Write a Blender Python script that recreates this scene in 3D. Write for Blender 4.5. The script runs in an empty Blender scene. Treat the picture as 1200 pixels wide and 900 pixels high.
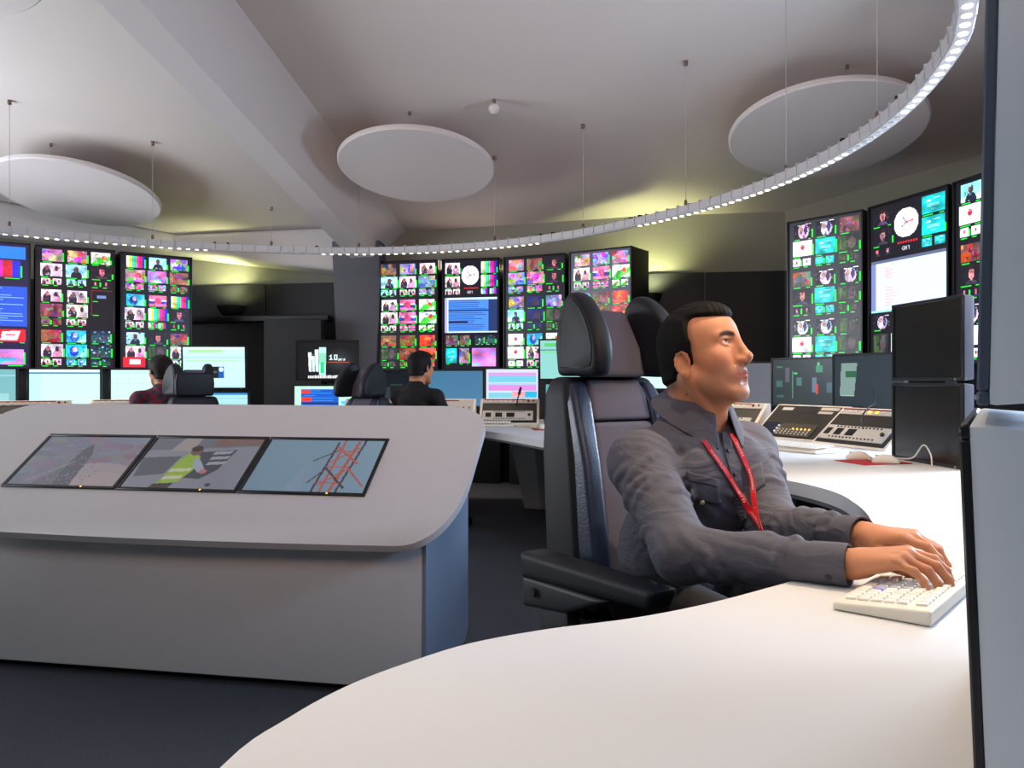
import bpy, bmesh, math, random
import numpy as np
from mathutils import Matrix, Vector, Euler

# ---------------------------------------------------------------- camera, world, light, exposure
scene = bpy.context.scene
COL = scene.collection
FOC, HOR, CAMZ = 950.0, 445.0, 1.1          # focal length in pixels of the 1200x900 frame, horizon row, eye height
cam_d = bpy.data.cameras.new('camera'); cam = bpy.data.objects.new('camera', cam_d); COL.objects.link(cam)
cam.location = (0, 0, CAMZ); cam.rotation_euler = (math.pi/2, 0, 0)
cam_d.sensor_width = 36.0; cam_d.lens = 36.0*FOC/1200.0; cam_d.shift_y = -(450.0-HOR)/1200.0
cam_d.clip_start = 0.05; cam_d.clip_end = 60
scene.camera = cam
scene.view_settings.view_transform = 'Standard'
scene.view_settings.look = 'None'
scene.view_settings.gamma = 1.0
scene.view_settings.exposure = 0.0
scene.view_settings.use_curve_mapping = False
w = bpy.data.worlds.new('world'); scene.world = w; w.use_nodes = True
w.node_tree.nodes['Background'].inputs[0].default_value = (0.55, 0.6, 0.7, 1)
w.node_tree.nodes['Background'].inputs[1].default_value = 0.05

def aim(o, target):
    d = Vector(target)-o.location
    o.rotation_euler = d.to_track_quat('-Z', 'Y').to_euler()

def area(name, loc, target, size, size_y, power, color, spread=180):
    l = bpy.data.lights.new(name, 'AREA'); l.shape = 'RECTANGLE'; l.size = size; l.size_y = size_y
    l.energy = power; l.color = color; l.spread = math.radians(spread)
    o = bpy.data.objects.new(name, l); COL.objects.link(o); o.location = loc; aim(o, target); return o

def spot(name, loc, target, power, color, angle, blend, r=0.03):
    l = bpy.data.lights.new(name, 'SPOT'); l.energy = power; l.color = color
    l.spot_size = math.radians(angle); l.spot_blend = blend; l.shadow_soft_size = r
    o = bpy.data.objects.new(name, l); COL.objects.link(o); o.location = loc; aim(o, target); return o

# cool area light at the left, then unseen fills added to brighten the room
area('left_cool_light', (-6.9, 5.0, 1.7), (-3.2, 5.2, 3.5), 3.2, 1.8, 180, (0.86, 0.92, 1.0), 130)
area('rear_fill', (-1.6, -1.4, 3.8), (-1.3, 3.2, 0.5), 2.4, 1.2, 29, (0.84, 0.92, 1.0))  # unseen fill added behind the camera to brighten the console front
area('ceiling_fill_centre', (-0.2, 8.75, 2.35), (-0.3, 4.0, 3.9), 1.6, 0.12, 9, (1.0, 0.74, 0.56))  # hidden fill added behind the centre screens to warm the ceiling
area('warm_ceiling_fill', (0.3, -0.9, 2.6), (-0.3, 5.4, 3.9), 1.6, 0.8, 32, (1.0, 0.58, 0.40), 95)  # unseen fill added behind the camera to warm the middle ceiling
area('cool_fill_near_right', (3.3, 1.5, 2.3), (0.2, 2.2, 0.9), 1.2, 0.4, 34, (0.50, 0.70, 1.0))  # unseen fill added for bluish light on chair and shirt
area('cool_fill_right', (3.45, 3.9, 1.85), (0.3, 2.0, 1.15), 1.2, 0.7, 150, (0.62, 0.78, 1.0))  # unseen fill added for a cool rim, in place of screen glow

# ---------------------------------------------------------------- helpers
WM = {}
def P(px, py, Y):
    return np.array([(px-600.0)/FOC*Y, Y, CAMZ+(HOR-py)/FOC*Y])
def link(o, parent=None, world=False):
    COL.objects.link(o)
    if parent is not None:
        o.parent = parent
        if world:
            o.matrix_parent_inverse = WM[parent.name].inverted()
    WM[o.name] = (WM[parent.name] @ o.matrix_parent_inverse if parent is not None else Matrix()) @ o.matrix_basis
    return o
def tag(o, label, cat, group=None):
    o['label'] = label; o['category'] = cat
    if group: o['group'] = group
    return o
def thing(name, label, cat, loc=(0, 0, 0), rz=0.0, group=None):
    o = bpy.data.objects.new(name, None); o.empty_display_size = 0.1
    o.location = loc; o.rotation_euler = (0, 0, rz)
    link(o); return tag(o, label, cat, group)
def structure(o):
    o['kind'] = 'structure'; return o
def mesh_from(name, verts, faces, mat, smooth=False, mats=None, fm=None):
    me = bpy.data.meshes.new(name)
    me.from_pydata([tuple(map(float, v)) for v in verts], [], [tuple(map(int, f)) for f in faces])
    for m in (mats or [mat]): me.materials.append(m)
    if fm is not None: me.polygons.foreach_set('material_index', np.asarray(fm, dtype=np.int32))
    if smooth: me.polygons.foreach_set('use_smooth', np.ones(len(me.polygons), dtype=bool))
    me.update(); return me
def part(name, me, parent=None, world=False, label=None):
    o = bpy.data.objects.new(name, me); link(o, parent, world)
    if label: o['label'] = label
    return o

class MB:
    """collects simple solids in one bmesh"""
    def __init__(s): s.bm = bmesh.new()
    def hexa(s, c, bevel=0.0, seg=2):
        """8 corners: bottom ring of four, top ring of four"""
        b = bmesh.new(); v = [b.verts.new(tuple(map(float, p))) for p in c]
        for f in ((3, 2, 1, 0), (4, 5, 6, 7), (0, 1, 5, 4), (1, 2, 6, 5), (2, 3, 7, 6), (3, 0, 4, 7)):
            b.faces.new([v[i] for i in f])
        if bevel > 0: bmesh.ops.bevel(b, geom=b.edges[:], offset=bevel, segments=seg, profile=0.6, affect='EDGES', clamp_overlap=True)
        bmesh.ops.recalc_face_normals(b, faces=b.faces[:])
        s._join(b); return s
    def box(s, c, size, bevel=0.0, rz=0.0, R=None, seg=2):
        c = Vector(tuple(map(float, c))); x, y, z = size[0]/2, size[1]/2, size[2]/2
        M = R if R is not None else Matrix.Rotation(rz, 3, 'Z')
        pts = [c+M@Vector(p) for p in ((-x, -y, -z), (x, -y, -z), (x, y, -z), (-x, y, -z), (-x, -y, z), (x, -y, z), (x, y, z), (-x, y, z))]
        return s.hexa(pts, bevel, seg)
    def prism(s, outline, h0, h1, M=None, bevel=0.0, seg=2):
        """outline in the local xy plane, extruded along local z from h0 to h1"""
        b = bmesh.new(); n = len(outline); M = M or Matrix()
        lo = [b.verts.new(M@Vector((float(p[0]), float(p[1]), h0))) for p in outline]
        hi = [b.verts.new(M@Vector((float(p[0]), float(p[1]), h1))) for p in outline]
        f0 = b.faces.new(lo[::-1]); f1 = b.faces.new(hi)
        for i in range(n): b.faces.new((lo[i], lo[(i+1) % n], hi[(i+1) % n], hi[i]))
        if bevel > 0:
            es = [e for e in b.edges if e in f0.edges[:] or e in f1.edges[:]]
            bmesh.ops.bevel(b, geom=es, offset=bevel, segments=seg, profile=0.6, affect='EDGES', clamp_overlap=True)
        bmesh.ops.recalc_face_normals(b, faces=b.faces[:])
        s._join(b); return s
    def tube(s, pts, r, n=8, caps=True):
        pts = [Vector(tuple(map(float, p))) for p in pts]; rr = r if isinstance(r, (list, tuple)) else [r]*len(pts)
        b = bmesh.new(); rings = []; up = None
        for i, p in enumerate(pts):
            t = (pts[min(i+1, len(pts)-1)]-pts[max(i-1, 0)]).normalized()
            if up is None:
                up = Vector((0, 0, 1)) if abs(t.z) < 0.9 else Vector((1, 0, 0))
            a = t.cross(up).normalized(); up = a.cross(t).normalized()
            rings.append([b.verts.new(p+(a*math.cos(2*math.pi*k/n)+up*math.sin(2*math.pi*k/n))*rr[i]) for k in range(n)])
        for i in range(len(rings)-1):
            for k in range(n): b.faces.new((rings[i][k], rings[i][(k+1) % n], rings[i+1][(k+1) % n], rings[i+1][k]))
        if caps: b.faces.new(rings[0][::-1]); b.faces.new(rings[-1])
        bmesh.ops.recalc_face_normals(b, faces=b.faces[:])
        s._join(b); return s
    def lathe(s, prof, n=24, M=None, caps=True):
        b = bmesh.new(); M = M or Matrix(); rings = []
        for r, z in prof:
            rings.append([b.verts.new(M@Vector((r*math.cos(2*math.pi*k/n), r*math.sin(2*math.pi*k/n), z))) for k in range(n)])
        for i in range(len(rings)-1):
            for k in range(n): b.faces.new((rings[i][k], rings[i][(k+1) % n], rings[i+1][(k+1) % n], rings[i+1][k]))
        if caps: b.faces.new(rings[0][::-1]); b.faces.new(rings[-1])
        bmesh.ops.recalc_face_normals(b, faces=b.faces[:])
        s._join(b); return s
    def _join(s, b):
        me = bpy.data.meshes.new('tmp'); b.to_mesh(me); b.free(); s.bm.from_mesh(me); bpy.data.meshes.remove(me)
    def mesh(s, name, mat, smooth=True):
        me = bpy.data.meshes.new(name); s.bm.to_mesh(me); s.bm.free(); me.materials.append(mat)
        if smooth:
            me.polygons.foreach_set('use_smooth', np.ones(len(me.polygons), dtype=bool))
            try: me.set_sharp_from_angle(angle=math.radians(42))
            except Exception: pass
        me.update(); return me
    def build(s, name, mat, parent=None, world=False, label=None, smooth=True):
        return part(name, s.mesh(name, mat, smooth), parent, world, label)

def copy_tree(o, loc, rz, label=None, group=None):
    r = o.copy(); COL.objects.link(r); r.location = loc; r.rotation_euler = (0, 0, rz)
    if label: r['label'] = label
    if group: r['group'] = group
    WM[r.name] = r.matrix_basis.copy() if False else Matrix.Translation(Vector(loc)) @ Matrix.Rotation(rz, 4, 'Z')
    for ch in list(o.children):
        c = ch.copy(); COL.objects.link(c); c.parent = r
        for g in list(ch.children):
            d = g.copy(); COL.objects.link(d); d.parent = c
    return r

# ---------------------------------------------------------------- materials
def rgb(r, g, b):
    f = lambda c: (c/255/12.92) if c/255 <= 0.04045 else ((c/255+0.055)/1.055)**2.4
    return (f(r), f(g), f(b), 1.0)
def mat(name, col, rough=0.5, metal=0.0, spec=0.5, noise=0.0, nscale=40.0, bump=0.0, bscale=200.0, emit=None, estr=0.0, coat=0.0, stretch=None):
    m = bpy.data.materials.new(name); m.use_nodes = True; nt = m.node_tree; b = nt.nodes['Principled BSDF']
    b.inputs['Base Color'].default_value = col; b.inputs['Roughness'].default_value = rough
    b.inputs['Metallic'].default_value = metal; b.inputs['Specular IOR Level'].default_value = spec
    b.inputs['Coat Weight'].default_value = coat
    if emit: b.inputs['Emission Color'].default_value = emit; b.inputs['Emission Strength'].default_value = estr
    tc = nt.nodes.new('ShaderNodeTexCoord')
    src = tc.outputs['Object']
    if stretch:
        mp = nt.nodes.new('ShaderNodeMapping'); mp.inputs['Scale'].default_value = stretch
        nt.links.new(src, mp.inputs[0]); src = mp.outputs[0]
    if noise > 0:
        n = nt.nodes.new('ShaderNodeTexNoise'); n.inputs['Scale'].default_value = nscale; n.inputs['Detail'].default_value = 4
        nt.links.new(src, n.inputs['Vector'])
        mx = nt.nodes.new('ShaderNodeMix'); mx.data_type = 'RGBA'
        mx.inputs['A'].default_value = tuple(c*(1-noise) for c in col[:3])+(1,)
        mx.inputs['B'].default_value = tuple(min(1, c*(1+noise)) for c in col[:3])+(1,)
        nt.links.new(n.outputs['Fac'], mx.inputs['Factor']); nt.links.new(mx.outputs['Result'], b.inputs['Base Color'])
    if bump > 0:
        n2 = nt.nodes.new('ShaderNodeTexNoise'); n2.inputs['Scale'].default_value = bscale; n2.inputs['Detail'].default_value = 3
        nt.links.new(src, n2.inputs['Vector'])
        bp = nt.nodes.new('ShaderNodeBump'); bp.inputs['Strength'].default_value = bump; bp.inputs['Distance'].default_value = 0.002
        nt.links.new(n2.outputs['Fac'], bp.inputs['Height']); nt.links.new(bp.outputs['Normal'], b.inputs['Normal'])
    return m
def attr_mat(name, rough=0.5, spec=0.5, emission=0.0, sss=0.0, bump=0.0, bscale=300):
    m = bpy.data.materials.new(name); m.use_nodes = True; nt = m.node_tree; b = nt.nodes['Principled BSDF']
    a = nt.nodes.new('ShaderNodeAttribute'); a.attribute_name = 'paint'
    b.inputs['Roughness'].default_value = rough; b.inputs['Specular IOR Level'].default_value = spec
    if emission > 0:
        b.inputs['Base Color'].default_value = (0.012, 0.012, 0.014, 1)
        nt.links.new(a.outputs['Color'], b.inputs['Emission Color']); b.inputs['Emission Strength'].default_value = emission
    else:
        nt.links.new(a.outputs['Color'], b.inputs['Base Color'])
        if sss > 0:
            b.inputs['Subsurface Weight'].default_value = sss
            b.inputs['Subsurface Radius'].default_value = (0.010, 0.004, 0.002)
            b.inputs['Subsurface Scale'].default_value = 0.5
    if bump > 0:
        tc = nt.nodes.new('ShaderNodeTexCoord'); n2 = nt.nodes.new('ShaderNodeTexNoise'); n2.inputs['Scale'].default_value = bscale
        nt.links.new(tc.outputs['Object'], n2.inputs['Vector'])
        bp = nt.nodes.new('ShaderNodeBump'); bp.inputs['Strength'].default_value = bump; bp.inputs['Distance'].default_value = 0.001
        nt.links.new(n2.outputs['Fac'], bp.inputs['Height']); nt.links.new(bp.outputs['Normal'], b.inputs['Normal'])
    return m
M_ceil = mat('ceiling_plaster', rgb(206, 198, 194), 0.9, spec=0.2, noise=0.02, nscale=3)
M_beam = mat('beam_plaster', rgb(208, 203, 202), 0.9, spec=0.2, noise=0.02, nscale=3)
M_wallup = mat('cream_wall_paint', rgb(146, 145, 134), 0.85, spec=0.2, noise=0.02, nscale=4)
M_walldk = mat('black_wall_panel', rgb(30, 31, 36), 0.6, noise=0.1, nscale=5)
M_dark = mat('matt_black', rgb(16, 16, 18), 0.55)
M_carpet = mat('blue_grey_carpet', rgb(84, 88, 97), 0.98, spec=0.05, noise=0.45, nscale=160, bump=0.7, bscale=260)
M_white = mat('white_laminate', rgb(224, 224, 227), 0.42, spec=0.4, noise=0.01, nscale=2)
M_edge = mat('pale_grey_edge', rgb(186, 189, 196), 0.45)
M_cside = mat('cool_lit_side_laminate', rgb(138, 156, 182), 0.5)  # cool light and shade on the white side put into its colour
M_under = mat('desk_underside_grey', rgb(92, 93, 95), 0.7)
M_leg = mat('pedestal_grey', rgb(196, 196, 196), 0.45)
M_disc = mat('white_acoustic_felt', rgb(212, 206, 205), 0.95, spec=0.1, noise=0.02, nscale=60)
M_metal = mat('brushed_steel', rgb(168, 168, 170), 0.45, metal=0.3)
M_brass = mat('dull_bracket', rgb(120, 100, 92), 0.5, metal=0.6)
M_rail = mat('white_rail', rgb(196, 195, 198), 0.5, noise=0.03, nscale=30)
M_lamp = mat('lit_lens', rgb(255, 236, 200), 0.3, emit=(1.0, 0.84, 0.60, 1), estr=5.5)
M_off = mat('unlit_lens', rgb(206, 190, 172), 0.4)
M_bezel = mat('black_bezel', rgb(14, 15, 18), 0.38)
M_bezel2 = mat('slate_bezel', rgb(74, 84, 102), 0.4)
M_case = mat('silver_grey_casing', rgb(224, 229, 238), 0.42, spec=0.5)
M_case2 = mat('mid_grey_casing', rgb(112, 116, 130), 0.5)
M_casedk = mat('charcoal_casing', rgb(34, 36, 42), 0.5)
M_beige = mat('beige_steel_housing', rgb(238, 228, 216), 0.5, noise=0.02)
M_unit = mat('equipment_grey', rgb(206, 197, 186), 0.5, noise=0.03)
M_unitdk = mat('equipment_black', rgb(32, 29, 28), 0.5)
M_red = mat('red_cloth', rgb(190, 22, 30), 0.6)
M_redstrip = mat('dark_red_strip', rgb(140, 24, 24), 0.5)
M_knob = mat('white_keycap', rgb(228, 222, 214), 0.4)
M_amber = mat('amber_key', rgb(255, 190, 40), 0.4, emit=(1, 0.6, 0.08, 1), estr=1.5)
M_leather = mat('navy_black_leather', rgb(24, 27, 35), 0.55, spec=.35, bump=0.18, bscale=170)
M_leatherb = mat('blue_lit_leather', rgb(44, 54, 78), 0.36, spec=0.6, bump=0.35, bscale=150)  # bolster leather coloured bluer to carry the cool light on it
M_fabric = mat('grey_seat_fabric', rgb(104, 100, 112), 0.85, spec=0.2, noise=0.12, nscale=500, bump=0.4, bscale=700)
M_plast = mat('charcoal_plastic', rgb(36, 38, 43), 0.5, bump=0.2, bscale=600)
M_kb = mat('ivory_plastic', rgb(232, 226, 212), 0.45)
M_key = mat('ivory_keycap', rgb(240, 236, 226), 0.5)
M_keyb = mat('lilac_keycap', rgb(150, 150, 220), 0.5)
M_paper = mat('cream_paper', rgb(236, 226, 200), 0.8)
M_cable = mat('pale_cable', rgb(226, 222, 216), 0.5)
M_black_cable = mat('black_cable', rgb(18, 18, 20), 0.5)
M_screen = attr_mat('lit_screen', 0.28, 0.4, emission=1.25)
M_screen2 = attr_mat('dim_screen', 0.16, 0.5, emission=0.42)
M_wallscreen = attr_mat('video_wall_screen', 0.35, 0.4, emission=1.55)
M_off_scr = mat('dark_screen_glass', rgb(24, 22, 22), 0.22, spec=0.5)
# ---------------------------------------------------------------- the room
def ceil_z(X, Y): return 3.15-0.22*(Y-7.0)-0.03*X
WALL = [(-7.2, 7.4), (-5.6, 8.7), (-3.9, 9.55), (-1.75, 9.15), (1.2, 8.45), (2.76, 8.2), (4.0, 7.0), (4.7, 4.6), (4.6, 1.2), (3.9, -2.6), (-7.4, -2.6)]
me = mesh_from('floor', [(-8, -3.2, 0), (5.4, -3.2, 0), (5.4, 10.4, 0), (-8, 10.4, 0), (-8, -3.2, -.1), (5.4, -3.2, -.1), (5.4, 10.4, -.1), (-8, 10.4, -.1)],
               [(0, 1, 2, 3), (7, 6, 5, 4), (0, 4, 5, 1), (1, 5, 6, 2), (2, 6, 7, 3), (3, 7, 4, 0)], M_carpet)
structure(part('floor', me))
cs = [(-8, -3.2), (5.4, -3.2), (5.4, 10.4), (-8, 10.4)]
me = mesh_from('ceiling', [(x, y, ceil_z(x, y)) for x, y in cs]+[(x, y, ceil_z(x, y)+.2) for x, y in cs],
               [(3, 2, 1, 0), (4, 5, 6, 7), (0, 1, 5, 4), (1, 2, 6, 5), (2, 3, 7, 6), (3, 0, 4, 7)], M_ceil)
structure(part('ceiling', me))
names = ['wall_back_left', 'wall_back_left', 'wall_back', 'wall_back', 'wall_back', 'wall_back_right', 'wall_right', 'wall_right', 'wall_right', 'wall_front', 'wall_left']
PANEL_Z = 2.2
for i, nm in enumerate(names):
    a = Vector(WALL[i]); b = Vector(WALL[(i+1) % len(WALL)]); d = (b-a).normalized(); nrm = Vector((d.y, -d.x))   # into the room
    o_ = -nrm*0.15
    za, zb = ceil_z(*a)+.1, ceil_z(*b)+.1
    mb = MB(); mb.hexa([(a.x, a.y, 0), (b.x, b.y, 0), (b.x+o_.x, b.y+o_.y, 0), (a.x+o_.x, a.y+o_.y, 0),
                        (a.x, a.y, za), (b.x, b.y, zb), (b.x+o_.x, b.y+o_.y, zb), (a.x+o_.x, a.y+o_.y, za)])
    wo = structure(mb.build(nm, M_wallup, smooth=False))
    if i < 9:                                     # black wall panelling up to shoulder height, board by board
        L = (b-a).length; n = max(1, round(L/1.05))
        for k in range(n):
            p0 = a+d*(L*k/n+.006); p1 = a+d*(L*(k+1)/n-.006); q = nrm*0.03
            mb = MB(); mb.hexa([(p0.x, p0.y, 0.002), (p1.x, p1.y, 0.002), (p1.x+q.x, p1.y+q.y, 0.002), (p0.x+q.x, p0.y+q.y, 0.002),
                                (p0.x, p0.y, PANEL_Z), (p1.x, p1.y, PANEL_Z), (p1.x+q.x, p1.y+q.y, PANEL_Z), (p0.x+q.x, p0.y+q.y, PANEL_Z)], 0.004, 1)
            mb.build('wall_board', M_walldk, wo)
# rounded soffit along the top of the back left wall
mb = MB()
for (x0, y0, x1, y1, zb0, zb1) in ((-5.6, 8.7, -3.9, 9.55, 2.62, 2.52), (-3.9, 9.55, -1.60, 9.12, 2.52, 2.22)):
    d = Vector((x1-x0, y1-y0)).normalized(); q = Vector((d.y, -d.x))*0.30
    z0, z1 = ceil_z(x0, y0)+.05, ceil_z(x1, y1)+.05
    mb.hexa([(x0, y0, zb0), (x1, y1, zb1), (x1+q.x, y1+q.y, zb1+.04), (x0+q.x, y0+q.y, zb0+.04), (x0, y0, z0), (x1, y1, z1), (x1+q.x, y1+q.y, z1), (x0+q.x, y0+q.y, z0)], .06, 4)
structure(mb.build('trim_1', M_beam))
# sloping roof beam with flared sides and the column it lands on
def beam_pt(t): return Vector((-2.60+0.172*(t-3.0), t))
mb = MB(); secs = []
for t in (-2.4, 0, 2.5, 5.0, 7.0, 8.6, 9.1):
    c = beam_pt(t); drop = 0.40
    prof = [(-.62, .06), (-.33, -.02), (-.19, -.14), (-.125, -drop), (.125, -drop), (.17, -.16), (.33, -.03), (.66, .06)]
    secs.append([(c.x+u, c.y, ceil_z(c.x, c.y)+v) for u, v in prof])
vs = [p for s in secs for p in s]; fs = []
n = len(secs[0])
for i in range(len(secs)-1):
    for k in range(n): fs.append((i*n+k, (i+1)*n+k, (i+1)*n+(k+1) % n, i*n+(k+1) % n))
fs += [tuple(range(n)), tuple(range((len(secs)-1)*n, len(secs)*n))[::-1]]
me = mesh_from('ceiling_beam', vs, fs, M_beam, smooth=True)
b_ = bmesh.new(); b_.from_mesh(me); bmesh.ops.recalc_face_normals(b_, faces=b_.faces[:]); b_.to_mesh(me); b_.free()
me.set_sharp_from_angle(angle=math.radians(50))
o = structure(part('trim_2', me))
mb = MB(); mb.hexa([(-1.86, 8.85, 0.005), (-1.50, 8.8, 0.005), (-1.48, 9.05, 0.005), (-1.84, 9.1, 0.005), (-1.95, 8.75, 2.6), (-1.42, 8.7, 2.6), (-1.40, 9.05, 2.6), (-1.93, 9.1, 2.6)], .02, 2)
structure(mb.build('trim_3', mat('column_grey', rgb(96, 97, 104), 0.8), smooth=True))
# ledge and cupboard-like dark boards under the left uplight
mb = MB(); mb.hexa([(-3.9, 9.05, 1.74), (-1.98, 8.72, 1.74), (-1.98, 9.0, 1.74), (-3.9, 9.42, 1.74), (-3.9, 9.05, 1.80), (-1.98, 8.72, 1.80), (-1.98, 9.0, 1.80), (-3.9, 9.42, 1.80)], .006, 1)
structure(mb.build('trim_4', M_dark))
mb = MB(); mb.hexa([(-2.62, 8.55, 0.005), (-2.0, 8.5, 0.005), (-2.0, 8.74, 0.005), (-2.62, 8.84, 0.005), (-2.62, 8.55, 1.735), (-2.0, 8.5, 1.735), (-2.0, 8.74, 1.735), (-2.62, 8.84, 1.735)], .006, 1)
tag(mb.build('wall_cabinet', M_dark), 'tall black cabinet against the back wall behind the anniversary screen', 'cabinet')
# no window is built in the left wall, only the cool area light
# bowl uplights on the panelling
def uplight(x, y, z, nx, ny, label, power):
    t = thing('wall_uplight', label, 'wall lamp', (x, y, z), math.atan2(ny, nx), 'bowl uplights on the black panelling')
    mb = MB(); mb.lathe([(.055, 0), (.105, .03), (.145, .09), (.16, .135), (.15, .135), (.13, .085), (.09, .035), (.04, .012)], 28); mb.build('bowl', M_dark, t)
    mb = MB(); mb.box((-.17, 0, .06), (.12, .07, .07), .008); mb.build('wall_bracket', M_dark, t)
    l = bpy.data.lights.new('uplight_bulb', 'SPOT'); l.energy = power; l.color = (0.94, 1.0, 0.36); l.spot_size = math.radians(150); l.spot_blend = 0.6; l.shadow_soft_size = .05
    lo = bpy.data.objects.new('uplight_bulb', l); COL.objects.link(lo); lo.parent = t; lo.location = (-.02, 0, .12); lo.rotation_euler = (math.pi, 0, 0)
uplight(-3.18, 9.19, 1.80, .18, -.98, 'black bowl uplight on the ledge left of the column', 8)
uplight(1.36, 8.19, 1.83, -.2, -.98, 'black bowl uplight behind the tall headrest, right of the centre screens', 10)
spot('wall_washer_left', (-3.25, 9.15, 2.0), (-3.35, 9.42, 2.45), 26, (0.97, 1.0, 0.48), 120, .8, .06)
spot('wall_washer_right', (1.42, 8.2, 2.0), (1.45, 8.40, 2.45), 34, (0.97, 1.0, 0.48), 120, .8, .06)

# ---------------------------------------------------------------- acoustic discs
def disc(x, y, z, r, label):
    t = thing('acoustic_disc', label, 'ceiling disc', (x, y, z), 0, 'round acoustic discs under the ceiling')
    R = Matrix.Rotation(math.atan(-0.22), 4, 'X') @ Matrix.Rotation(math.atan(0.03), 4, 'Y')
    mb = MB(); mb.lathe([(r-.012, -.025), (r, -.013), (r, .013), (r-.012, .025)], 72, R); mb.build('disc_panel', M_disc, t)
    for k in range(3):
        a = k*2.094+.5; p = R@Vector((.6*r*math.cos(a), .6*r*math.sin(a), .025))
        zc = ceil_z(x+p.x, y+p.y)-z
        mb = MB(); mb.tube([p, (p.x, p.y, zc)], .0022, 5); mb.build('hanging_wire', M_metal, t)
        mb = MB(); mb.lathe([(.012, 0), (.012, .03)], 10, Matrix.Translation((p.x, p.y, zc-.03))); mb.build('ceiling_anchor', M_brass, t)
disc(-0.82, 6.95, 2.93, .667, 'pinkish white round acoustic disc hanging above the centre screens')
disc(2.40, 6.20, 3.00, .72, 'round acoustic disc behind the light ring, above the right screens')
disc(-4.12, 7.69, 2.87, .737, 'white round acoustic disc at the left, above the left screens')
disc(-3.33, 4.44, 3.56, .70, 'round acoustic disc cut off by the top left corner')
# ball sensor on the ceiling
c = P(579, 174, 6.35); c[2] = ceil_z(c[0], c[1])-.075
t = thing('ceiling_sensor', 'small white ball sensor hanging from the ceiling right of the middle disc', 'sensor', tuple(c))
mb = MB(); mb.lathe([(.004, -.042), (.024, -.035), (.038, -.018), (.043, 0), (.038, .02), (.024, .036), (.008, .042)], 20); mb.build('ball', M_disc, t)
mb = MB(); mb.lathe([(.012, .04), (.012, .074)], 10); mb.build('mount', M_brass, t)

# ---------------------------------------------------------------- ring light
RC = (-1.69, 4.12); RZ = 2.30
rp = [(0, 271), (100, 279), (200, 288), (320, 292.5), (440, 296), (560, 290.5), (683, 273), (745, 262), (803, 248), (860, 232), (920, 210), (980, 181), (1040, 143), (1090, 90), (1130, 40)]
th, rr = [], []
for x, y in rp:
    Yv = FOC*(RZ-CAMZ)/(HOR-y); Xv = (x-600)/FOC*Yv
    th.append(math.atan2(Yv-RC[1], Xv-RC[0])); rr.append(math.hypot(Xv-RC[0], Yv-RC[1]))
th = np.array(th[::-1]); rr = np.array(rr[::-1]); k3 = np.convolve(np.pad(rr, 1, 'edge'), [.25, .5, .25], 'valid')
def ring_xy(a):
    a = (a+math.pi) % (2*math.pi)-math.pi
    r = np.interp(a, [-math.pi, th[0]-1.2]+list(th)+[th[-1]+.6, math.pi], [3.435, 3.435]+list(k3)+[3.435, 3.435])
    return RC[0]+r*math.cos(a), RC[1]+r*math.sin(a)
ring = thing('ring_light', 'large white suspended ring rail with small warm lamps sweeping across the room', 'ceiling lamp', (RC[0], RC[1], RZ))
NSEG = 188
seg_mesh = None
for i in range(NSEG):
    a = 2*math.pi*(i+.5)/NSEG; x, y = ring_xy(a)
    x0, y0 = ring_xy(a-math.pi/NSEG); x1, y1 = ring_xy(a+math.pi/NSEG)
    if y < 0.2 and i % 1 == 0 and x < -2.5: pass
    L = math.hypot(x1-x0, y1-y0)
    if seg_mesh is None:
        mb = MB(); mb.box((0, 0, .012), (.1125, .062, .056), .004, seg=1); mb.box((0, .0, -.018), (.1125, .05, .012)); mb.box((-.054, .0, .02), (.004, .068, .062)); seg_mesh = mb.mesh('rail_segment', M_rail)
    o = part('rail_segment', seg_mesh, ring); o.location = (x-RC[0], y-RC[1], 0); o.rotation_euler = (0, 0, math.atan2(y1-y0, x1-x0)); o.scale = (L/.1135, 1, 1)
def ring_px(x, y): return 600+FOC*x/max(y, .3)
lens_on = MB(); lens_on.lathe([(.0150, 0), (.0165, .004)], 8); lens_on = lens_on.mesh('lamp_lens', M_lamp)
lens_off = MB(); lens_off.lathe([(.0150, 0), (.0165, .004)], 8); lens_off = lens_off.mesh('lamp_lens', M_off)
NL = 290; lit_pts = []
def lit(px, y):
    if y < 2.6: return True
    return (px < 250) or (370 < px < 637) or (745 < px < 993) or px > 1060
nlens = 0
for i in range(NL):
    a = 2*math.pi*(i+.5)/NL; x, y = ring_xy(a)
    px = ring_px(x, y)
    if y > 1.6 and -60 < px < 1180 and (y > 4.4 or x > 0) and nlens < 299:
        on = lit(px, y); nlens += 1
        o = part('lamp_lens', lens_on if on else lens_off, ring); o.location = (x-RC[0], y-RC[1], -.0275)
# suspension wires
for px, pz in ((12, 1), (178, 1), (319, 1), (421, 1), (579, 1), (683, 1), (803, 1), (921, 1), (1028, 1)):
    best = min((abs(ring_px(*ring_xy(a))-px), a) for a in np.linspace(-1.0, 2.7, 900) if ring_xy(a)[1] > 2)
    x, y = ring_xy(best[1]); zc = ceil_z(x, y)-RZ
    if px == 319: zc -= .40
    mb = MB(); mb.tube([(x-RC[0], y-RC[1], .06), (x-RC[0], y-RC[1], zc)], .0022, 5); mb.build('hanging_wire', M_metal, ring)
    mb = MB(); mb.lathe([(.008, .035), (.012, .05), (.012, .075), (.006, .085)], 8, Matrix.Translation((x-RC[0], y-RC[1], 0))); mb.build('wire_gripper', M_brass, ring)
    mb = MB(); mb.lathe([(.012, -.035), (.016, -.03), (.016, 0)], 8, Matrix.Translation((x-RC[0], y-RC[1], zc))); mb.build('ceiling_anchor', M_brass, ring)
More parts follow.
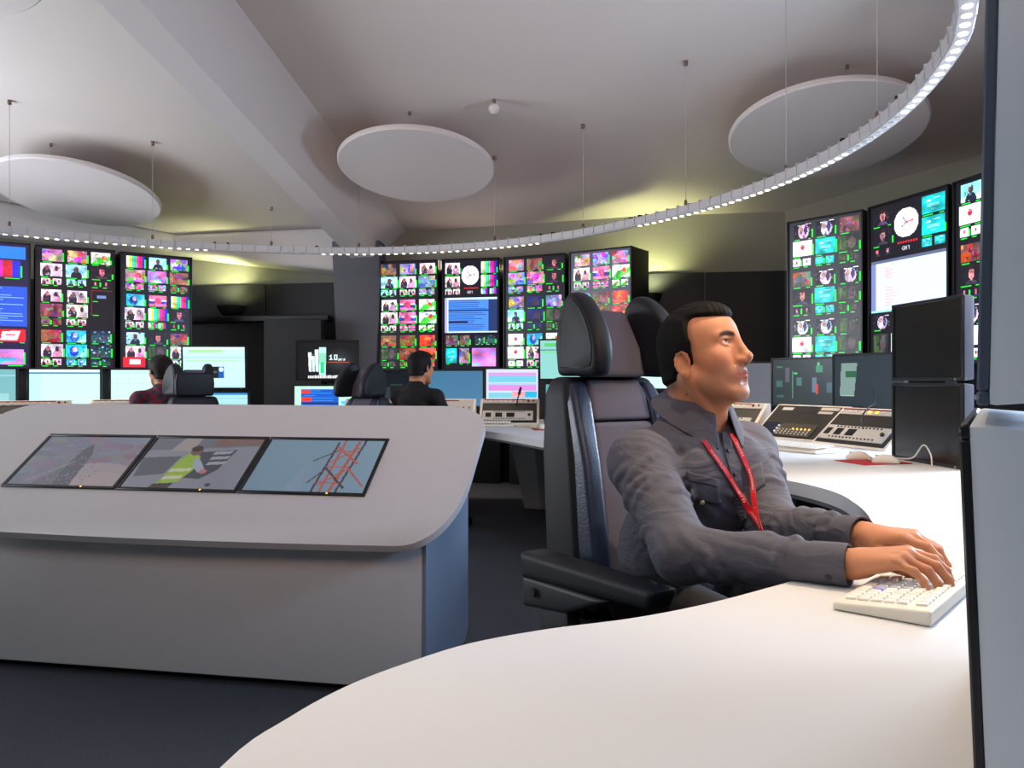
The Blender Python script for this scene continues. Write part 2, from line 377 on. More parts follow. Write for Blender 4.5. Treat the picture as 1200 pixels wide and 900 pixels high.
# joint clips where lit and unlit stretches meet
for px in (252, 268, 372, 636, 650, 742, 752, 993, 1060):
    best = min((abs(ring_px(*ring_xy(a))-px), a) for a in np.linspace(-1.0, 2.7, 900) if ring_xy(a)[1] > 2)
    x, y = ring_xy(best[1]); mb = MB(); mb.box((x-RC[0], y-RC[1], .045), (.02, .075, .012), .002, rz=best[1]+math.pi/2); mb.build('joint_clip', M_dark, ring)
# the light the lamps throw down
NSP = 30
for i in range(NSP):
    a = 2*math.pi*(i+.5)/NSP; x, y = ring_xy(a); px = ring_px(x, y)
    if not lit(px, y): continue
    pw = 30 if y > 2.7 else (85 if x > .40 else 25)
    if x < -2.5 and y < 4.5: pw = 8
    spot('ring_lamp_light', (x, y, RZ-.045), (x+(RC[0]-x)*.02, y+(RC[1]-y)*.02, 0), pw, (1.0, 0.79, 0.55), 78, .8, .012)
# ---------------------------------------------------------------- pictures shown on the screens, drawn cell by cell
rng = np.random.default_rng(7)
def px(*c): return np.array(c, float)/255
def blank(h, w_, c): return np.tile(px(*c), (h, w_, 1)).astype(float)
def rect(im, x0, y0, x1, y1, c):
    H, W = im.shape[:2]; x0, x1 = sorted((int(round(x0)), int(round(x1)))); y0, y1 = sorted((int(round(y0)), int(round(y1))))
    im[max(0, y0):max(0, min(H, y1)), max(0, x0):max(0, min(W, x1))] = px(*c)
def grid(im):
    H, W = im.shape[:2]; return np.meshgrid(np.arange(W)+.5, np.arange(H)+.5)
def disk(im, cx, cy, rx, ry, c):
    X, Y = grid(im); im[((X-cx)/rx)**2+((Y-cy)/ry)**2 <= 1] = px(*c)
def poly(im, pts, c):
    X, Y = grid(im); ins = np.zeros(X.shape, bool); n = len(pts)
    for i in range(n):
        x0, y0 = pts[i]; x1, y1 = pts[(i+1) % n]
        if y0 == y1: continue
        cr = ((y0 > Y) != (y1 > Y)) & (X < (x1-x0)*(Y-y0)/(y1-y0)+x0); ins ^= cr
    im[ins] = px(*c)
def line(im, x0, y0, x1, y1, t, c):
    L = math.hypot(x1-x0, y1-y0) or 1; nx, ny = -(y1-y0)/L*t/2, (x1-x0)/L*t/2
    poly(im, [(x0+nx, y0+ny), (x1+nx, y1+ny), (x1-nx, y1-ny), (x0-nx, y0-ny)], c)
GLY = {'0': '111101101101111', '1': '010110010010111', 'y': '000101101011110', 'r': '000110101100100', 's': '000011110011110', 'G': '011100101101011', 'M': '101111111101101', 'T': '111010010010010', '2': '110001010100111', '4': '101101111001001', ':': '000010000010000', '5': '111100110001110', '3': '110001010001110'}
def text(im, s, x, y, k, c):
    for ch in s:
        g = GLY.get(ch)
        if g:
            for i, b in enumerate(g):
                if b == '1': rect(im, x+(i % 3)*k, y+(i//3)*k, x+(i % 3+1)*k, y+(i//3+1)*k, c)
        x += 4*k
GRN = (10, 230, 50)
def jit(c, a=18): return tuple(int(np.clip(v+rng.integers(-a, a+1), 0, 255)) for v in c)
def pic(kind, h, w_):
    im = blank(h, w_, (20, 20, 30))
    if kind == 'bars':
        cs = [(235, 235, 235), (220, 225, 40), (40, 220, 220), (40, 210, 60), (220, 40, 200), (210, 30, 50), (30, 40, 210)]
        for i, c in enumerate(cs): rect(im, w_*i/7, 0, w_*(i+1)/7, h, c)
    elif kind == 'talk':
        im[:] = px(*jit((150, 225, 245))); rect(im, 0, h*.75, w_, h, jit((200, 235, 240)))
        disk(im, w_*.5, h*1.0, w_*.28, h*.48, (24, 26, 50)); disk(im, w_*.5, h*.36, w_*.12, h*.22, (90, 52, 46))
    elif kind == 'head':
        im[:] = px(18, 14, 26); disk(im, w_*.52, h*1.12, w_*.30, h*.36, jit((60, 54, 80))); rect(im, w_*.47, h*.6, w_*.57, h*.8, (150, 90, 90)); disk(im, w_*.52, h*.44, w_*.13, h*.33, jit((206, 124, 128)))
        disk(im, w_*.52, h*.14, w_*.13, h*.12, (40, 24, 24)); rect(im, w_*.44, h*.38, w_*.60, h*.43, (130, 70, 76)); rect(im, w_*.48, h*.60, w_*.56, h*.64, (150, 60, 70))
    elif kind == 'cyan':
        im[:] = px(*jit((30, 170, 235))); disk(im, w_*.4, h*.55, w_*.22, h*.4, jit((30, 60, 170))); poly(im, [(w_*.5, h), (w_, h*.2), (w_, h)], jit((140, 230, 250))); disk(im, w_*.45, h*.4, w_*.12, h*.2, (200, 170, 200))
    elif kind == 'teal':
        im[:] = px(10, 185, 190); rect(im, w_*.2, h*.25, w_*.38, h*.33, (170, 240, 240)); rect(im, w_*.5, h*.18, w_*.8, h*.26, (150, 235, 235)); rect(im, w_*.25, h*.48, w_*.75, h*.62, (120, 225, 230)); rect(im, w_*.4, h*.75, w_*.6, h*.83, (120, 225, 230))
    elif kind == 'reddot':
        im[:] = px(244, 244, 250); disk(im, w_*.5, h*.42, w_*.11, h*.19, (205, 30, 60)); rect(im, w_*.42, h*.32, w_*.58, h*.36, (235, 150, 160)); rect(im, w_*.44, h*.72, w_*.56, h*.76, (220, 190, 200))
    elif kind == 'red':
        im[:] = px(225, 20, 40); poly(im, [(w_*.3, h*.2), (w_*.85, h*.1), (w_*.75, h*.85), (w_*.25, h*.9)], (240, 225, 235)); rect(im, w_*.4, h*.4, w_*.7, h*.5, (200, 90, 120))
    elif kind == 'sport':
        im[:] = px(*jit((24, 70, 60))); rect(im, 0, 0, w_, h*.4, (26, 34, 60))
        for _ in range(int(w_*h*.06)): x, y = rng.integers(0, w_), rng.integers(0, h); rect(im, x, y, x+2, y+2, [(150, 190, 220), (20, 90, 70), (120, 40, 110), (60, 120, 160)][rng.integers(4)])
    elif kind == 'field':
        im[:] = px(*jit((235, 240, 235))); poly(im, [(0, h), (w_*.3, h*.5), (w_, h*.25), (w_, h*.6), (w_*.5, h)], (60, 200, 50)); disk(im, w_*.7, h*.45, w_*.14, h*.2, (230, 70, 60))
    elif kind == 'couple':
        im[:] = px(*jit((236, 222, 236))); disk(im, w_*.28, h*.75, w_*.2, h*.5, (36, 28, 44)); disk(im, w_*.3, h*.34, w_*.09, h*.2, (150, 90, 90)); disk(im, w_*.75, h*.85, w_*.22, h*.5, jit((200, 140, 170))); disk(im, w_*.72, h*.38, w_*.1, h*.2, (60, 30, 40))
    elif kind == 'studio':
        im[:] = px(22, 18, 34); disk(im, w_*.55, h*.55, w_*.3, h*.5, jit((220, 210, 230))); disk(im, w_*.68, h*.45, w_*.1, h*.35, (60, 50, 110)); disk(im, w_*.42, h*.35, w_*.1, h*.2, (190, 140, 130)); rect(im, w_*.7, 0, w_*.95, h*.08, (240, 240, 250)); rect(im, w_*.2, h*.05, w_*.4, h*.1, (240, 240, 250))
    elif kind == 'dim':
        im[:] = px(40, 44, 46); rect(im, 0, h*.05, w_*.38, h*.92, (52, 76, 44)); disk(im, w_*.65, h*.5, w_*.18, h*.4, (78, 66, 70)); rect(im, w_*.1, h*.2, w_*.14, h*.9, (80, 96, 60))
    elif kind == 'flag':
        im[:] = px(225, 110, 160); rect(im, 0, h*.35, w_, h*.5, (240, 240, 250)); rect(im, 0, h*.5, w_, h*.75, (40, 50, 160)); disk(im, w_*.5, h*.5, w_*.2, h*.3, jit((220, 60, 110)))
    elif kind == 'blue':
        im[:] = px(14, 22, 90); disk(im, w_*.6, h*.6, w_*.22, h*.4, (50, 40, 60)); rect(im, 0, h*.8, w_, h, (10, 14, 50))
    elif kind == 'grid':
        im[:] = px(190, 120, 215)
        for _ in range(9): x, y = rng.integers(0, w_), rng.integers(0, h); rect(im, x, y, x+w_*.3, y+h*.2, [(60, 180, 220), (240, 120, 190), (170, 140, 230)][rng.integers(3)])
    else:                                                  # crowd: mixed light
        base = {'pink': (196, 120, 160), 'lilac': (150, 130, 190), 'brown': (120, 80, 76), 'grey': (130, 140, 160), 'amber': (110, 84, 40), 'orange': (205, 80, 50)}.get(kind, (120, 100, 120))
        im[:] = px(*jit(base, 25))
        for _ in range(7):
            disk(im, rng.uniform(0, w_), rng.uniform(0, h), rng.uniform(.08, .3)*w_, rng.uniform(.1, .35)*h, jit(tuple(int(v*rng.uniform(.3, 1.6)) for v in base), 30))
    # photographic unevenness: soft light patches, small figures and grain
    X, Y = grid(im); f = 1.0
    for _ in range(3):
        a, b, c = rng.uniform(-9, 9, 3); f = f+.10*np.sin(a*X/w_+b*Y/h+c)
    im = im*np.asarray(f)[..., None]
    if kind not in ('bars', 'teal', 'reddot', 'red', 'grid'):
        mean = im.mean((0, 1))
        for _ in range(max(3, int(w_*h/22))):
            x, y = rng.integers(0, w_), rng.integers(0, h); a, b = rng.integers(1, 4), rng.integers(1, 4)
            im[y:y+b, x:x+a] = im[y:y+b, x:x+a]*.45+.55*np.clip(mean*rng.uniform(.2, 1.9)+rng.normal(0, .08, 3), 0, 1)
    return np.clip(im+rng.normal(0, .035, im.shape), 0, 1)
def put(im, kind, x, y, w_, h, meter=True):
    x, y, w_, h = map(int, (x, y, w_, h)); im[y:y+h, x:x+w_] = pic(kind, h, w_)
    if meter:
        if rng.random() < .75: rect(im, x+w_, y+h*rng.uniform(.2, .6), x+w_+2, y+h, GRN)
        a = w_*rng.uniform(.25, .5); rect(im, x+1, y+h+1, x+1+a, y+h+2, GRN)
        if rng.random() < .7: rect(im, x+w_-a*.6, y+h+1, x+w_-1, y+h+2, GRN)
def cube(im, y0, kinds, dead=None):
    for c in range(3):
        x = 5+c*29
        if dead == c:
            rect(im, x, y0+1, x+26, y0+2, (120, 20, 40)); rect(im, x, y0+1, x+1, y0+36, (120, 20, 40)); rect(im, x+7, y0+8, x+18, y0+12, (110, 130, 190)); rect(im, x+2, y0+16, x+8, y0+17, GRN); rect(im, x+2, y0+35, x+9, y0+36, GRN); continue
        k1, k2 = kinds[2*c], kinds[2*c+1]
        put(im, k1, x+rng.integers(0, 2), y0+3, 23, 16); put(im, k2, x-1+rng.integers(0, 2), y0+22, 25, 17)
        put(im, k2, x, y0+42, 10, 8, False); put(im, k2, x+13, y0+42, 10, 8, False)
        rect(im, x+10, y0+44, x+12, y0+50, GRN); rect(im, x+1, y0+51, x+8, y0+52, GRN); rect(im, x+14, y0+51, x+19, y0+52, GRN)
def panel(groups, dead=(), bg=(16, 15, 24)):
    im = blank(162, 90, bg)
    for g in range(3): cube(im, g*54, groups[g], dead.get(g) if dead else None)
    return im
def clock_panel(side, mid, low, tint):
    im = blank(162, 90, (16, 15, 24))
    for j, y in enumerate((4, 24)): put(im, side[0], 3, y, 24, 16); put(im, side[1], 62, y-1, 25, 17)
    for x in (3, 16): put(im, side[0], x, 43, 11, 8, False)
    for x in (62, 76): put(im, side[1], x, 43, 11, 8, False)
    disk(im, 44, 23, 14.5, 14.5, (232, 232, 246)); line(im, 44, 23, 52, 22, 1.6, (210, 60, 90)); line(im, 44, 23, 38, 27, 1.2, (120, 120, 150)); line(im, 44, 23, 40, 17, 1.2, (120, 120, 150))
    for k in range(12): disk(im, 44+12.4*math.sin(k*.5236), 23-12.4*math.cos(k*.5236), .7, .7, (190, 190, 206))
    for x in range(34, 56, 3): rect(im, x, 41, x+2, 43, (210, 30, 50))
    text(im, 'GMT', 39, 46, .85, (170, 170, 180))
    if tint == 'blue':
        rect(im, 2, 56, 88, 108, (200, 220, 245)); rect(im, 8, 59, 74, 106, (70, 130, 215)); rect(im, 74, 59, 88, 106, (30, 50, 100))
        for y in range(60, 105, 3):
            rect(im, 9, y, 9+rng.integers(40, 64), y+1, (40, 70, 150))
        rect(im, 8, 74, 74, 76, (20, 30, 80)); rect(im, 8, 91, 40, 94, (20, 30, 80)); rect(im, 2, 56, 6, 108, (170, 160, 210))
    else:
        rect(im, 1, 56, 89, 109, (206, 218, 246)); rect(im, 1, 56, 89, 59, (90, 100, 130)); rect(im, 1, 59, 7, 108, (120, 130, 190))
        for y in list(range(64, 76, 2))+list(range(84, 104, 3)): rect(im, 18, y, 20+rng.integers(4, 14), y+1, (226, 170, 200))
        rect(im, 1, 107, 89, 109, (150, 220, 220))
    y = 112
    put(im, low[0], 4, y, 20, 14); put(im, low[0], 27, y, 16, 14); put(im, low[1], 52, y, 14, 12); put(im, low[1], 69, y, 16, 12)
    put(im, low[2], 4, y+19, 18, 22); put(im, low[3], 26, y+19, 16, 22); im[y+19:y+46, 47:86] = pic(low[4], 27, 39)
    return im
def screen_mesh(name, im, w_, h, material):
    H, W = im.shape[:2]
    xs = np.linspace(-w_/2, w_/2, W+1); zs = np.linspace(h, 0, H+1)
    V = np.zeros((H+1, W+1, 3)); V[..., 0] = xs[None]; V[..., 2] = zs[:, None]
    idx = np.arange((H+1)*(W+1)).reshape(H+1, W+1)
    F = np.stack([idx[1:, :-1], idx[1:, 1:], idx[:-1, 1:], idx[:-1, :-1]], -1).reshape(-1, 4)
    me = bpy.data.meshes.new(name)
    me.vertices.add(V.size//3); me.vertices.foreach_set('co', V.reshape(-1).astype(np.float32))
    me.loops.add(F.size); me.loops.foreach_set('vertex_index', F.reshape(-1).astype(np.int32))
    me.polygons.add(len(F)); me.polygons.foreach_set('loop_start', np.arange(0, F.size, 4, dtype=np.int32))
    me.update(calc_edges=True)
    lin = np.where(im <= .04045, im/12.92, ((np.clip(im, 0, 1)+.055)/1.055)**2.4).reshape(-1, 3)
    a = me.attributes.new('paint', 'FLOAT_COLOR', 'FACE'); a.data.foreach_set('color', np.c_[lin, np.ones(len(lin))].reshape(-1).astype(np.float32))
    me.materials.append(material); return me

# ---------------------------------------------------------------- video wall: every portrait panel is a thing
PZ0, PZ1 = 1.21, 2.37
def wall_panel(ax, ay, bx, by, im, label, group):
    t = thing('video_wall_panel', label, 'screen', ((ax+bx)/2, (ay+by)/2, 0), math.atan2(by-ay, bx-ax), group)
    W = math.hypot(bx-ax, by-ay)-.012; H = PZ1-PZ0
    mb = MB(); mb.box((0, .20, (PZ0+PZ1)/2), (W, .36, H+.02), .01); mb.build('housing', M_dark, t)
    mb = MB(); b = .016
    mb.box((-W/2+b/2, .012, (PZ0+PZ1)/2), (b, .03, H+.02), .003, seg=1); mb.box((W/2-b/2, .012, (PZ0+PZ1)/2), (b, .03, H+.02), .003, seg=1)
    mb.box((0, .012, PZ1+.003), (W, .03, b), .003, seg=1); mb.box((0, .012, PZ0-.003), (W, .03, b), .003, seg=1)
    mb.build('bezel', M_bezel, t)
    s = part('screen', screen_mesh('screen', im, W-2*b, H-.006, M_wallscreen), t); s.location = (0, .014, PZ0+.003)
    mb = MB(); mb.box((0, .24, PZ0/2-.004), (W*.94, .28, PZ0-.01), .008); mb.build('base_cabinet', M_dark, t)
    return t
g1, g2, g3 = 'left video wall panels', 'centre video wall panels', 'right video wall panels'
def xy(pxl, top, off=0):
    Y = FOC*(PZ1-CAMZ)/(HOR-top); return ((pxl-600)/FOC*Y, Y)
L_mix1 = [['pink', 'couple', 'pink', 'talk', 'field', 'head'], ['couple', 'brown', 'couple', 'couple', 'dim', 'dim'], ['brown', 'couple', 'cyan', 'cyan', 'sport', 'sport']]
L_mix2 = [['bars', 'pink', 'talk', 'lilac', 'grey', 'brown'], ['cyan', 'couple', 'flag', 'bars', 'bars', 'head'], ['talk', 'couple', 'head', 'dim', 'brown', 'couple']]
pm = panel(L_mix2); rect(pm, 2, 146, 30, 160, (225, 20, 40)); rect(pm, 10, 149, 24, 156, (240, 220, 230))
lp = blank(162, 90, (20, 20, 60)); rect(lp, 4, 4, 86, 20, (40, 120, 235)); put(lp, 'bars', 8, 22, 72, 22); rect(lp, 2, 56, 88, 108, (30, 80, 200))
for y in range(58, 106, 3): rect(lp, 4, y, 4+rng.integers(40, 82), y+1, (120, 170, 240))
put(lp, 'red', 46, 112, 40, 16); put(lp, 'red', 4, 112, 38, 16); put(lp, 'grid', 14, 138, 70, 20)
A = (-5.06, 7.28); B = xy(37, 286.5)
wall_panel(*A, *B, lp, 'leftmost screen of the left wall, with colour bars over a blue text page', g1)
wall_panel(*xy(40, 287.2), *xy(136, 294.5), panel(L_mix1, {1: 2}), 'left wall screen with picture tiles and one black tile, second from the left edge', g1)
wall_panel(*xy(140, 295.5), *xy(226, 303), pm, 'left wall screen with colour bar tiles beside the yellow lit wall', g1)
C_mix1 = [['brown', 'talk', 'lilac', 'couple', 'couple', 'grey'], ['couple', 'couple', 'flag', 'flag', 'field', 'field'], ['brown', 'dim', 'amber', 'amber', 'orange', 'orange']]
C_mix3 = [['pink', 'lilac', 'brown', 'pink', 'head', 'head'], ['grey', 'talk', 'blue', 'blue', 'lilac', 'dim'], ['reddot', 'reddot', 'cyan', 'couple', 'field', 'red']]
C_mix4 = [['pink', 'couple', 'lilac', 'flag', 'pink', 'field'], ['grey', 'pink', 'brown', 'amber', 'orange', 'orange'], ['grey', 'brown', 'flag', 'pink', 'brown', 'lilac']]
wall_panel(*xy(440, 307.6), *xy(514, 305), panel(C_mix1), 'leftmost centre wall screen, tile rows with green level meters beside the grey column', g2)
wall_panel(*xy(517, 305), *xy(586, 302.6), clock_panel(('couple', 'bars'), 'blue', ('brown', 'sport', 'teal', 'grey', 'grid'), 'blue'), 'centre wall screen with a white round clock above a blue text page', g2)
wall_panel(*xy(589, 302.6), *xy(663, 297.3), panel(C_mix3), 'centre wall screen right of the clock one, behind the teal monitors', g2)
wall_panel(*xy(666, 296.8), *xy(741, 289), panel(C_mix4, bg=(70, 70, 84)), 'paler washed out screen at the right end of the centre wall, over the tall headrest', g2)  # pale glare on this screen put into its background colour
R_mix1 = [['studio', 'reddot', 'studio', 'teal', 'brown', 'dim'], ['brown', 'head', 'studio', 'teal', 'studio', 'dim'], ['studio', 'reddot', 'studio', 'teal', 'dim', 'dim']]
R_mix3 = [['talk', 'reddot', 'studio', 'teal', 'teal', 'dim'], ['brown', 'head', 'dim', 'brown', 'studio', 'teal'], ['studio', 'reddot', 'couple', 'teal', 'dim', 'dim']]
wall_panel(*xy(921, 262), *xy(1012, 246.5), panel(R_mix1, bg=(46, 46, 54)), 'right wall screen with teal and red dot tiles, nearest the dark back wall', g3)  # lighter background colour stands in for faint glare on this screen
wall_panel(*xy(1016, 245), *xy(1112, 217), clock_panel(('head', 'teal'), 'white', ('studio', 'reddot', 'dim', 'reddot', 'reddot'), 'white'), 'right wall screen with a round clock above a pale blue page', g3)
a = xy(1115, 216); d = np.array(xy(1112, 217))-np.array(xy(1016, 245)); d /= np.hypot(*d); d = np.array((d[0]*math.cos(-.09)-d[1]*math.sin(-.09), d[0]*math.sin(-.09)+d[1]*math.cos(-.09)))
wall_panel(*a, a[0]+.72*d[0], a[1]+.72*d[1], panel(R_mix3), 'right wall screen cut off by the near grey monitor edge', g3)

# ---------------------------------------------------------------- monitors
def desk_img(kind, H=56, W=88):
    if kind == 'pale':
        im = blank(H, W, (205, 240, 236)); rect(im, 0, 0, W, 3, (225, 248, 248)); rect(im, 0, 4, W, 6, (40, 120, 180)); rect(im, 0, 6, 14, H, (190, 236, 238))
    elif kind == 'pale2':
        im = blank(H, W, (205, 240, 236)); rect(im, 4, 3, W-20, 5, (180, 225, 220))
        for x in range(8, W, 16): rect(im, x, 8, x+1, H, (188, 226, 222))
        rect(im, 0, 20, W, 21, (186, 224, 222))
    elif kind == 'teal':
        im = blank(H, W, (120, 180, 186)); rect(im, 4, 8, W, 10, (150, 205, 205)); rect(im, 60, 34, 80, 50, (150, 205, 205)); rect(im, 6, 44, 24, 52, (150, 205, 205))
    elif kind == 'page':
        im = blank(H, W, (198, 240, 240)); rect(im, 0, 0, W, 3, (225, 250, 250)); rect(im, 8, 4, 56, 7, (170, 236, 150)); rect(im, 0, 14, W, 15, (140, 200, 205)); rect(im, 4, 18, W-8, 20, (180, 235, 190)); rect(im, 32, 27, 50, 43, (30, 34, 30)); rect(im, 36, 33, 48, 36, (90, 90, 60)); rect(im, 50, 27, 58, 43, (30, 90, 180)); disk(im, 54, 31, 3, 3, (220, 240, 250)); rect(im, 0, 53, W, 54, (150, 205, 220))
    elif kind == 'list':
        im = blank(H, W, (170, 222, 226)); rect(im, 0, 0, W, 4, (50, 140, 210))
        for y in (10, 22, 34, 44): rect(im, 0, y, W, y+1, (120, 190, 200))
    elif kind == 'anniv':
        H, W = 100, 150; im = blank(H, W, (18, 18, 20)); X, Y = grid(im)
        im += (np.clip(1-np.hypot((X-105)/45, (Y-50)/38), 0, 1)*.22)[..., None]*np.array([.8, .95, 1.0])
        for (x, w2, y) in ((26, 9, 28), (35, 8, 38), (43, 10, 20)): poly(im, [(x, y), (x+w2, y), (x+w2, 82), (x+2, 80)], (226, 240, 240))
        for x in (30, 36, 40, 46, 50):
            for y in range(34, 80, 5): rect(im, x, y, x+2, y+1, (170, 190, 190))
        poly(im, [(54, 14), (72, 14), (71, 92), (54, 90)], (190, 250, 232)); rect(im, 54, 30, 72, 60, (140, 220, 190)); rect(im, 58, 55, 67, 85, (40, 215, 130))
        text(im, '10', 80, 34, 3, (215, 235, 240)); text(im, 'yrs', 103, 43, 1.6, (235, 245, 245)); rect(im, 76, 54, 132, 56, (190, 80, 50))
        x = 26
        while x < 124: k = rng.integers(2, 5); rect(im, x, 94-k*.8, x+k, 99, (236, 240, 242)); x += k+1
    elif kind == 'news':
        im = blank(H, W, (190, 240, 220)); rect(im, 10, 5, 68, H, (24, 90, 200))
        for y in range(7, H, 4): rect(im, 14, y, 20+rng.integers(10, 46), y+1, (60, 150, 235))
        rect(im, 10, 6, 24, 12, (235, 60, 50)); rect(im, 10, 18, 26, 25, (235, 60, 50)); rect(im, 10, 34, 16, 42, (235, 60, 50)); rect(im, 10, 27, 68, 29, (14, 30, 90)); rect(im, 10, 44, 68, 48, (14, 30, 110)); rect(im, 72, 24, 84, 30, (90, 200, 235)); rect(im, 24, 52, 46, 54, (235, 70, 40))
    elif kind == 'dark':
        im = blank(H, W, (26, 38, 48)); rect(im, 30, 20, 40, 40, (70, 90, 92)); rect(im, 44, 30, 56, 36, (90, 160, 140)); rect(im, 40, 16, 60, 18, (60, 100, 100)); rect(im, 0, H-5, W, H-2, (50, 110, 150))
    elif kind == 'steel':
        im = blank(H, W, (62, 112, 146)); X, Y = grid(im); im += (Y/H*.03)[..., None]
    elif kind == 'table':
        im = blank(H, W, (206, 216, 244))
        for y0, y1, c in ((5, 10, (214, 150, 220)), (10, 20, (110, 200, 222)), (21, 24, (170, 200, 235)), (24, 33, (214, 140, 216)), (36, 44, (120, 200, 215))): rect(im, 4, y0, W-3, y1, c)
        rect(im, 44, 34, 66, 42, (244, 160, 170)); rect(im, 66, 34, W-2, 43, (30, 176, 220))
        for i, c in enumerate(((20, 176, 226), (244, 160, 165), (20, 176, 226), (244, 160, 165))): rect(im, 2+i*21.5, 45, 22+i*21.5, H, c)
    elif kind == 'sheet':
        im = blank(H, W, (140, 206, 200)); rect(im, 6, 4, 40, 9, (90, 200, 110)); rect(im, 0, 13, W, 15, (90, 150, 150)); rect(im, 4, 16, W, 19, (120, 215, 150)); rect(im, 30, 20, 31, H, (170, 225, 220)); rect(im, 55, 20, 56, H, (170, 225, 220))
    elif kind == 'tall':
        im = blank(H, W, (92, 160, 160)); rect(im, 0, H-5, W, H, (50, 130, 190))
    elif kind == 'silver':
        im = blank(H, W, (150, 154, 166)); X, Y = grid(im); im += (X/W*.06)[..., None]
    elif kind == 'scope':
        im = blank(H, W, (32, 44, 48))
        for (x, y, a, b, c) in ((6, 8, 8, 2, (60, 110, 90)), (5, 26, 9, 8, (50, 100, 90)), (18, 10, 6, 18, (80, 80, 90)), (28, 14, 1, 34, (90, 150, 120)), (34, 22, 7, 10, (60, 110, 100)), (60, 8, 9, 8, (50, 130, 100)), (55, 22, 6, 18, (90, 110, 130)), (60, 30, 3, 12, (190, 60, 50)), (74, 28, 7, 12, (60, 90, 100)), (6, 44, 10, 3, (50, 90, 90)), (62, 4, 3, 4, (70, 190, 120)), (30, 16, 5, 2, (70, 200, 110))): rect(im, x, y, x+a, y+b, c)
    elif kind == 'menu':
        im = blank(H, W, (30, 42, 50)); poly(im, [(10, 8), (32, 8), (28, 44), (8, 44)], (120, 146, 140)); rect(im, 16, 17, 31, 24, (30, 90, 60)); rect(im, 9, 44, 28, 45, (160, 180, 170))
    return np.clip(im, 0, 1)
DESK = 0.741
def monitor(x, y, z0, yaw, w_, h, kind, label, cat='monitor', case=None, tilt=0.0, pole=False, scrmat=None, depth=.05, b=.014, grp='desk monitors', foot=True, bt=.011, bm=None):
    """screen faces local -y; the root stands on the desk"""
    t = thing('computer_monitor', label, cat, (x, y, DESK), yaw, grp)
    R = Matrix.Rotation(tilt, 3, 'X'); zz = z0-DESK
    def pt(u, v, q): p = R@Vector((u, v, q)); return (p.x, p.y, p.z+zz)
    mb = MB(); hw = w_/2
    mb.hexa([pt(-hw, bt-.001, 0), pt(hw, bt-.001, 0), pt(hw-.006, depth, .006), pt(-hw+.006, depth, .006), pt(-hw, bt-.001, h), pt(hw, bt-.001, h), pt(hw-.006, depth, h-.006), pt(-hw+.006, depth, h-.006)], .006, 2)
    mb.hexa([pt(-hw*.45, depth-.01, h*.2), pt(hw*.45, depth-.01, h*.2), pt(hw*.4, depth+.025, h*.25), pt(-hw*.4, depth+.025, h*.25), pt(-hw*.45, depth-.01, h*.85), pt(hw*.45, depth-.01, h*.85), pt(hw*.4, depth+.025, h*.8), pt(-hw*.4, depth+.025, h*.8)], .004, 1)
    mb.build('casing', case or M_casedk, t)
    mb = MB()
    for (u0, u1, q0, q1) in ((-hw, hw, 0, b), (-hw, hw, h-b, h), (-hw, -hw+b, b, h-b), (hw-b, hw, b, h-b)):
        mb.hexa([pt(u0, 0, q0), pt(u1, 0, q0), pt(u1, bt, q0), pt(u0, bt, q0), pt(u0, 0, q1), pt(u1, 0, q1), pt(u1, bt, q1), pt(u0, bt, q1)], .002, 1)
    mb.build('bezel', bm or M_bezel, t)
    if kind:
        me = screen_mesh('screen', desk_img(kind), w_-2*b, h-2*b, scrmat or M_screen)
    else:
        me = mesh_from('screen', [(-hw+b, 0, 0), (hw-b, 0, 0), (hw-b, 0, h-2*b), (-hw+b, 0, h-2*b)], [(0, 1, 2, 3)], M_off_scr)
    s = part('screen', me, t); p = pt(0, .006, b); s.location = p; s.rotation_euler = (tilt, 0, 0)
    mb = MB(); mb.box((hw*.82, -.001+.001, zz+b*.5), (.006, .004, .004)); mb.build('power_light', M_knob, t)
    if foot:
        py_ = depth+(.066 if pole else .03)
        mb = MB(); mb.box((0, py_, (zz+h*.55)/2), (.05, .02, zz+h*.55), .004)
        if pole: mb.box((0, depth+.035, zz+h*.5), (.06, .06, .05), .004)
        mb.build('stand_post', M_casedk, t)
        mb = MB(); mb.box((0, depth+(.13 if pole else .02), .007), (.22, .15 if pole else .17, .012), .004); mb.build('stand_foot', M_casedk, t)
    return t
def face(x, y, cx=-1.2, cy=3.6):                      # yaw that turns a screen towards the room's centre
    return math.atan2(cx-x, -(cy-y))
ML = [(-4.10, 6.22, 'teal', 'dim teal monitor at the left edge of the picture'), (-3.57, 6.47, 'pale', 'pale monitor with a blue title bar under the left wall screens'), (-3.08, 6.78, 'pale2', 'pale monitor left of the man in the checked shirt')]
for x, y, k, lb in ML: monitor(x, y, .86, face(x, y)*.35, .54, .335, k, lb)
monitor(-2.52, 6.86, 1.02, .06, .54, .37, 'page', 'raised monitor showing a page with a small dark picture, above the empty headrest', tilt=.05, pole=True)
monitor(-2.44, 6.74, .7415, .06, .50, .262, 'list', 'pale list monitor low under the raised page monitor', foot=False)
monitor(-1.585, 6.95, 1.09, .0, .545, .352, 'anniv', 'black monitor showing white towers and a 10 yrs anniversary slogan', pole=True, b=.02)
monitor(-1.60, 6.86, .7415, .0, .51, .318, 'news', 'monitor with a blue and red list below the anniversary monitor', foot=False)
monitor(-1.03, 7.0, .80, -.03, .50, .375, 'dark', 'dark monitor behind the empty chair left of the man in black', scrmat=M_screen2)
monitor(-.49, 7.02, .86, -.05, .50, .33, 'steel', 'monitor with a plain steel blue screen beside the man in black', scrmat=M_screen)
monitor(0.0, 7.05, .86, -.08, .48, .345, 'table', 'monitor with a pink and turquoise timetable behind the beige console')
monitor(.47, 6.50, 1.095, -.22, .52, .335, 'sheet', 'upper teal monitor left of the tall headrest', tilt=.05, pole=True)
monitor(.50, 6.42, .7415, -.22, .50, .335, 'tall', 'lower teal monitor beside the chair back', scrmat=M_screen, foot=False)
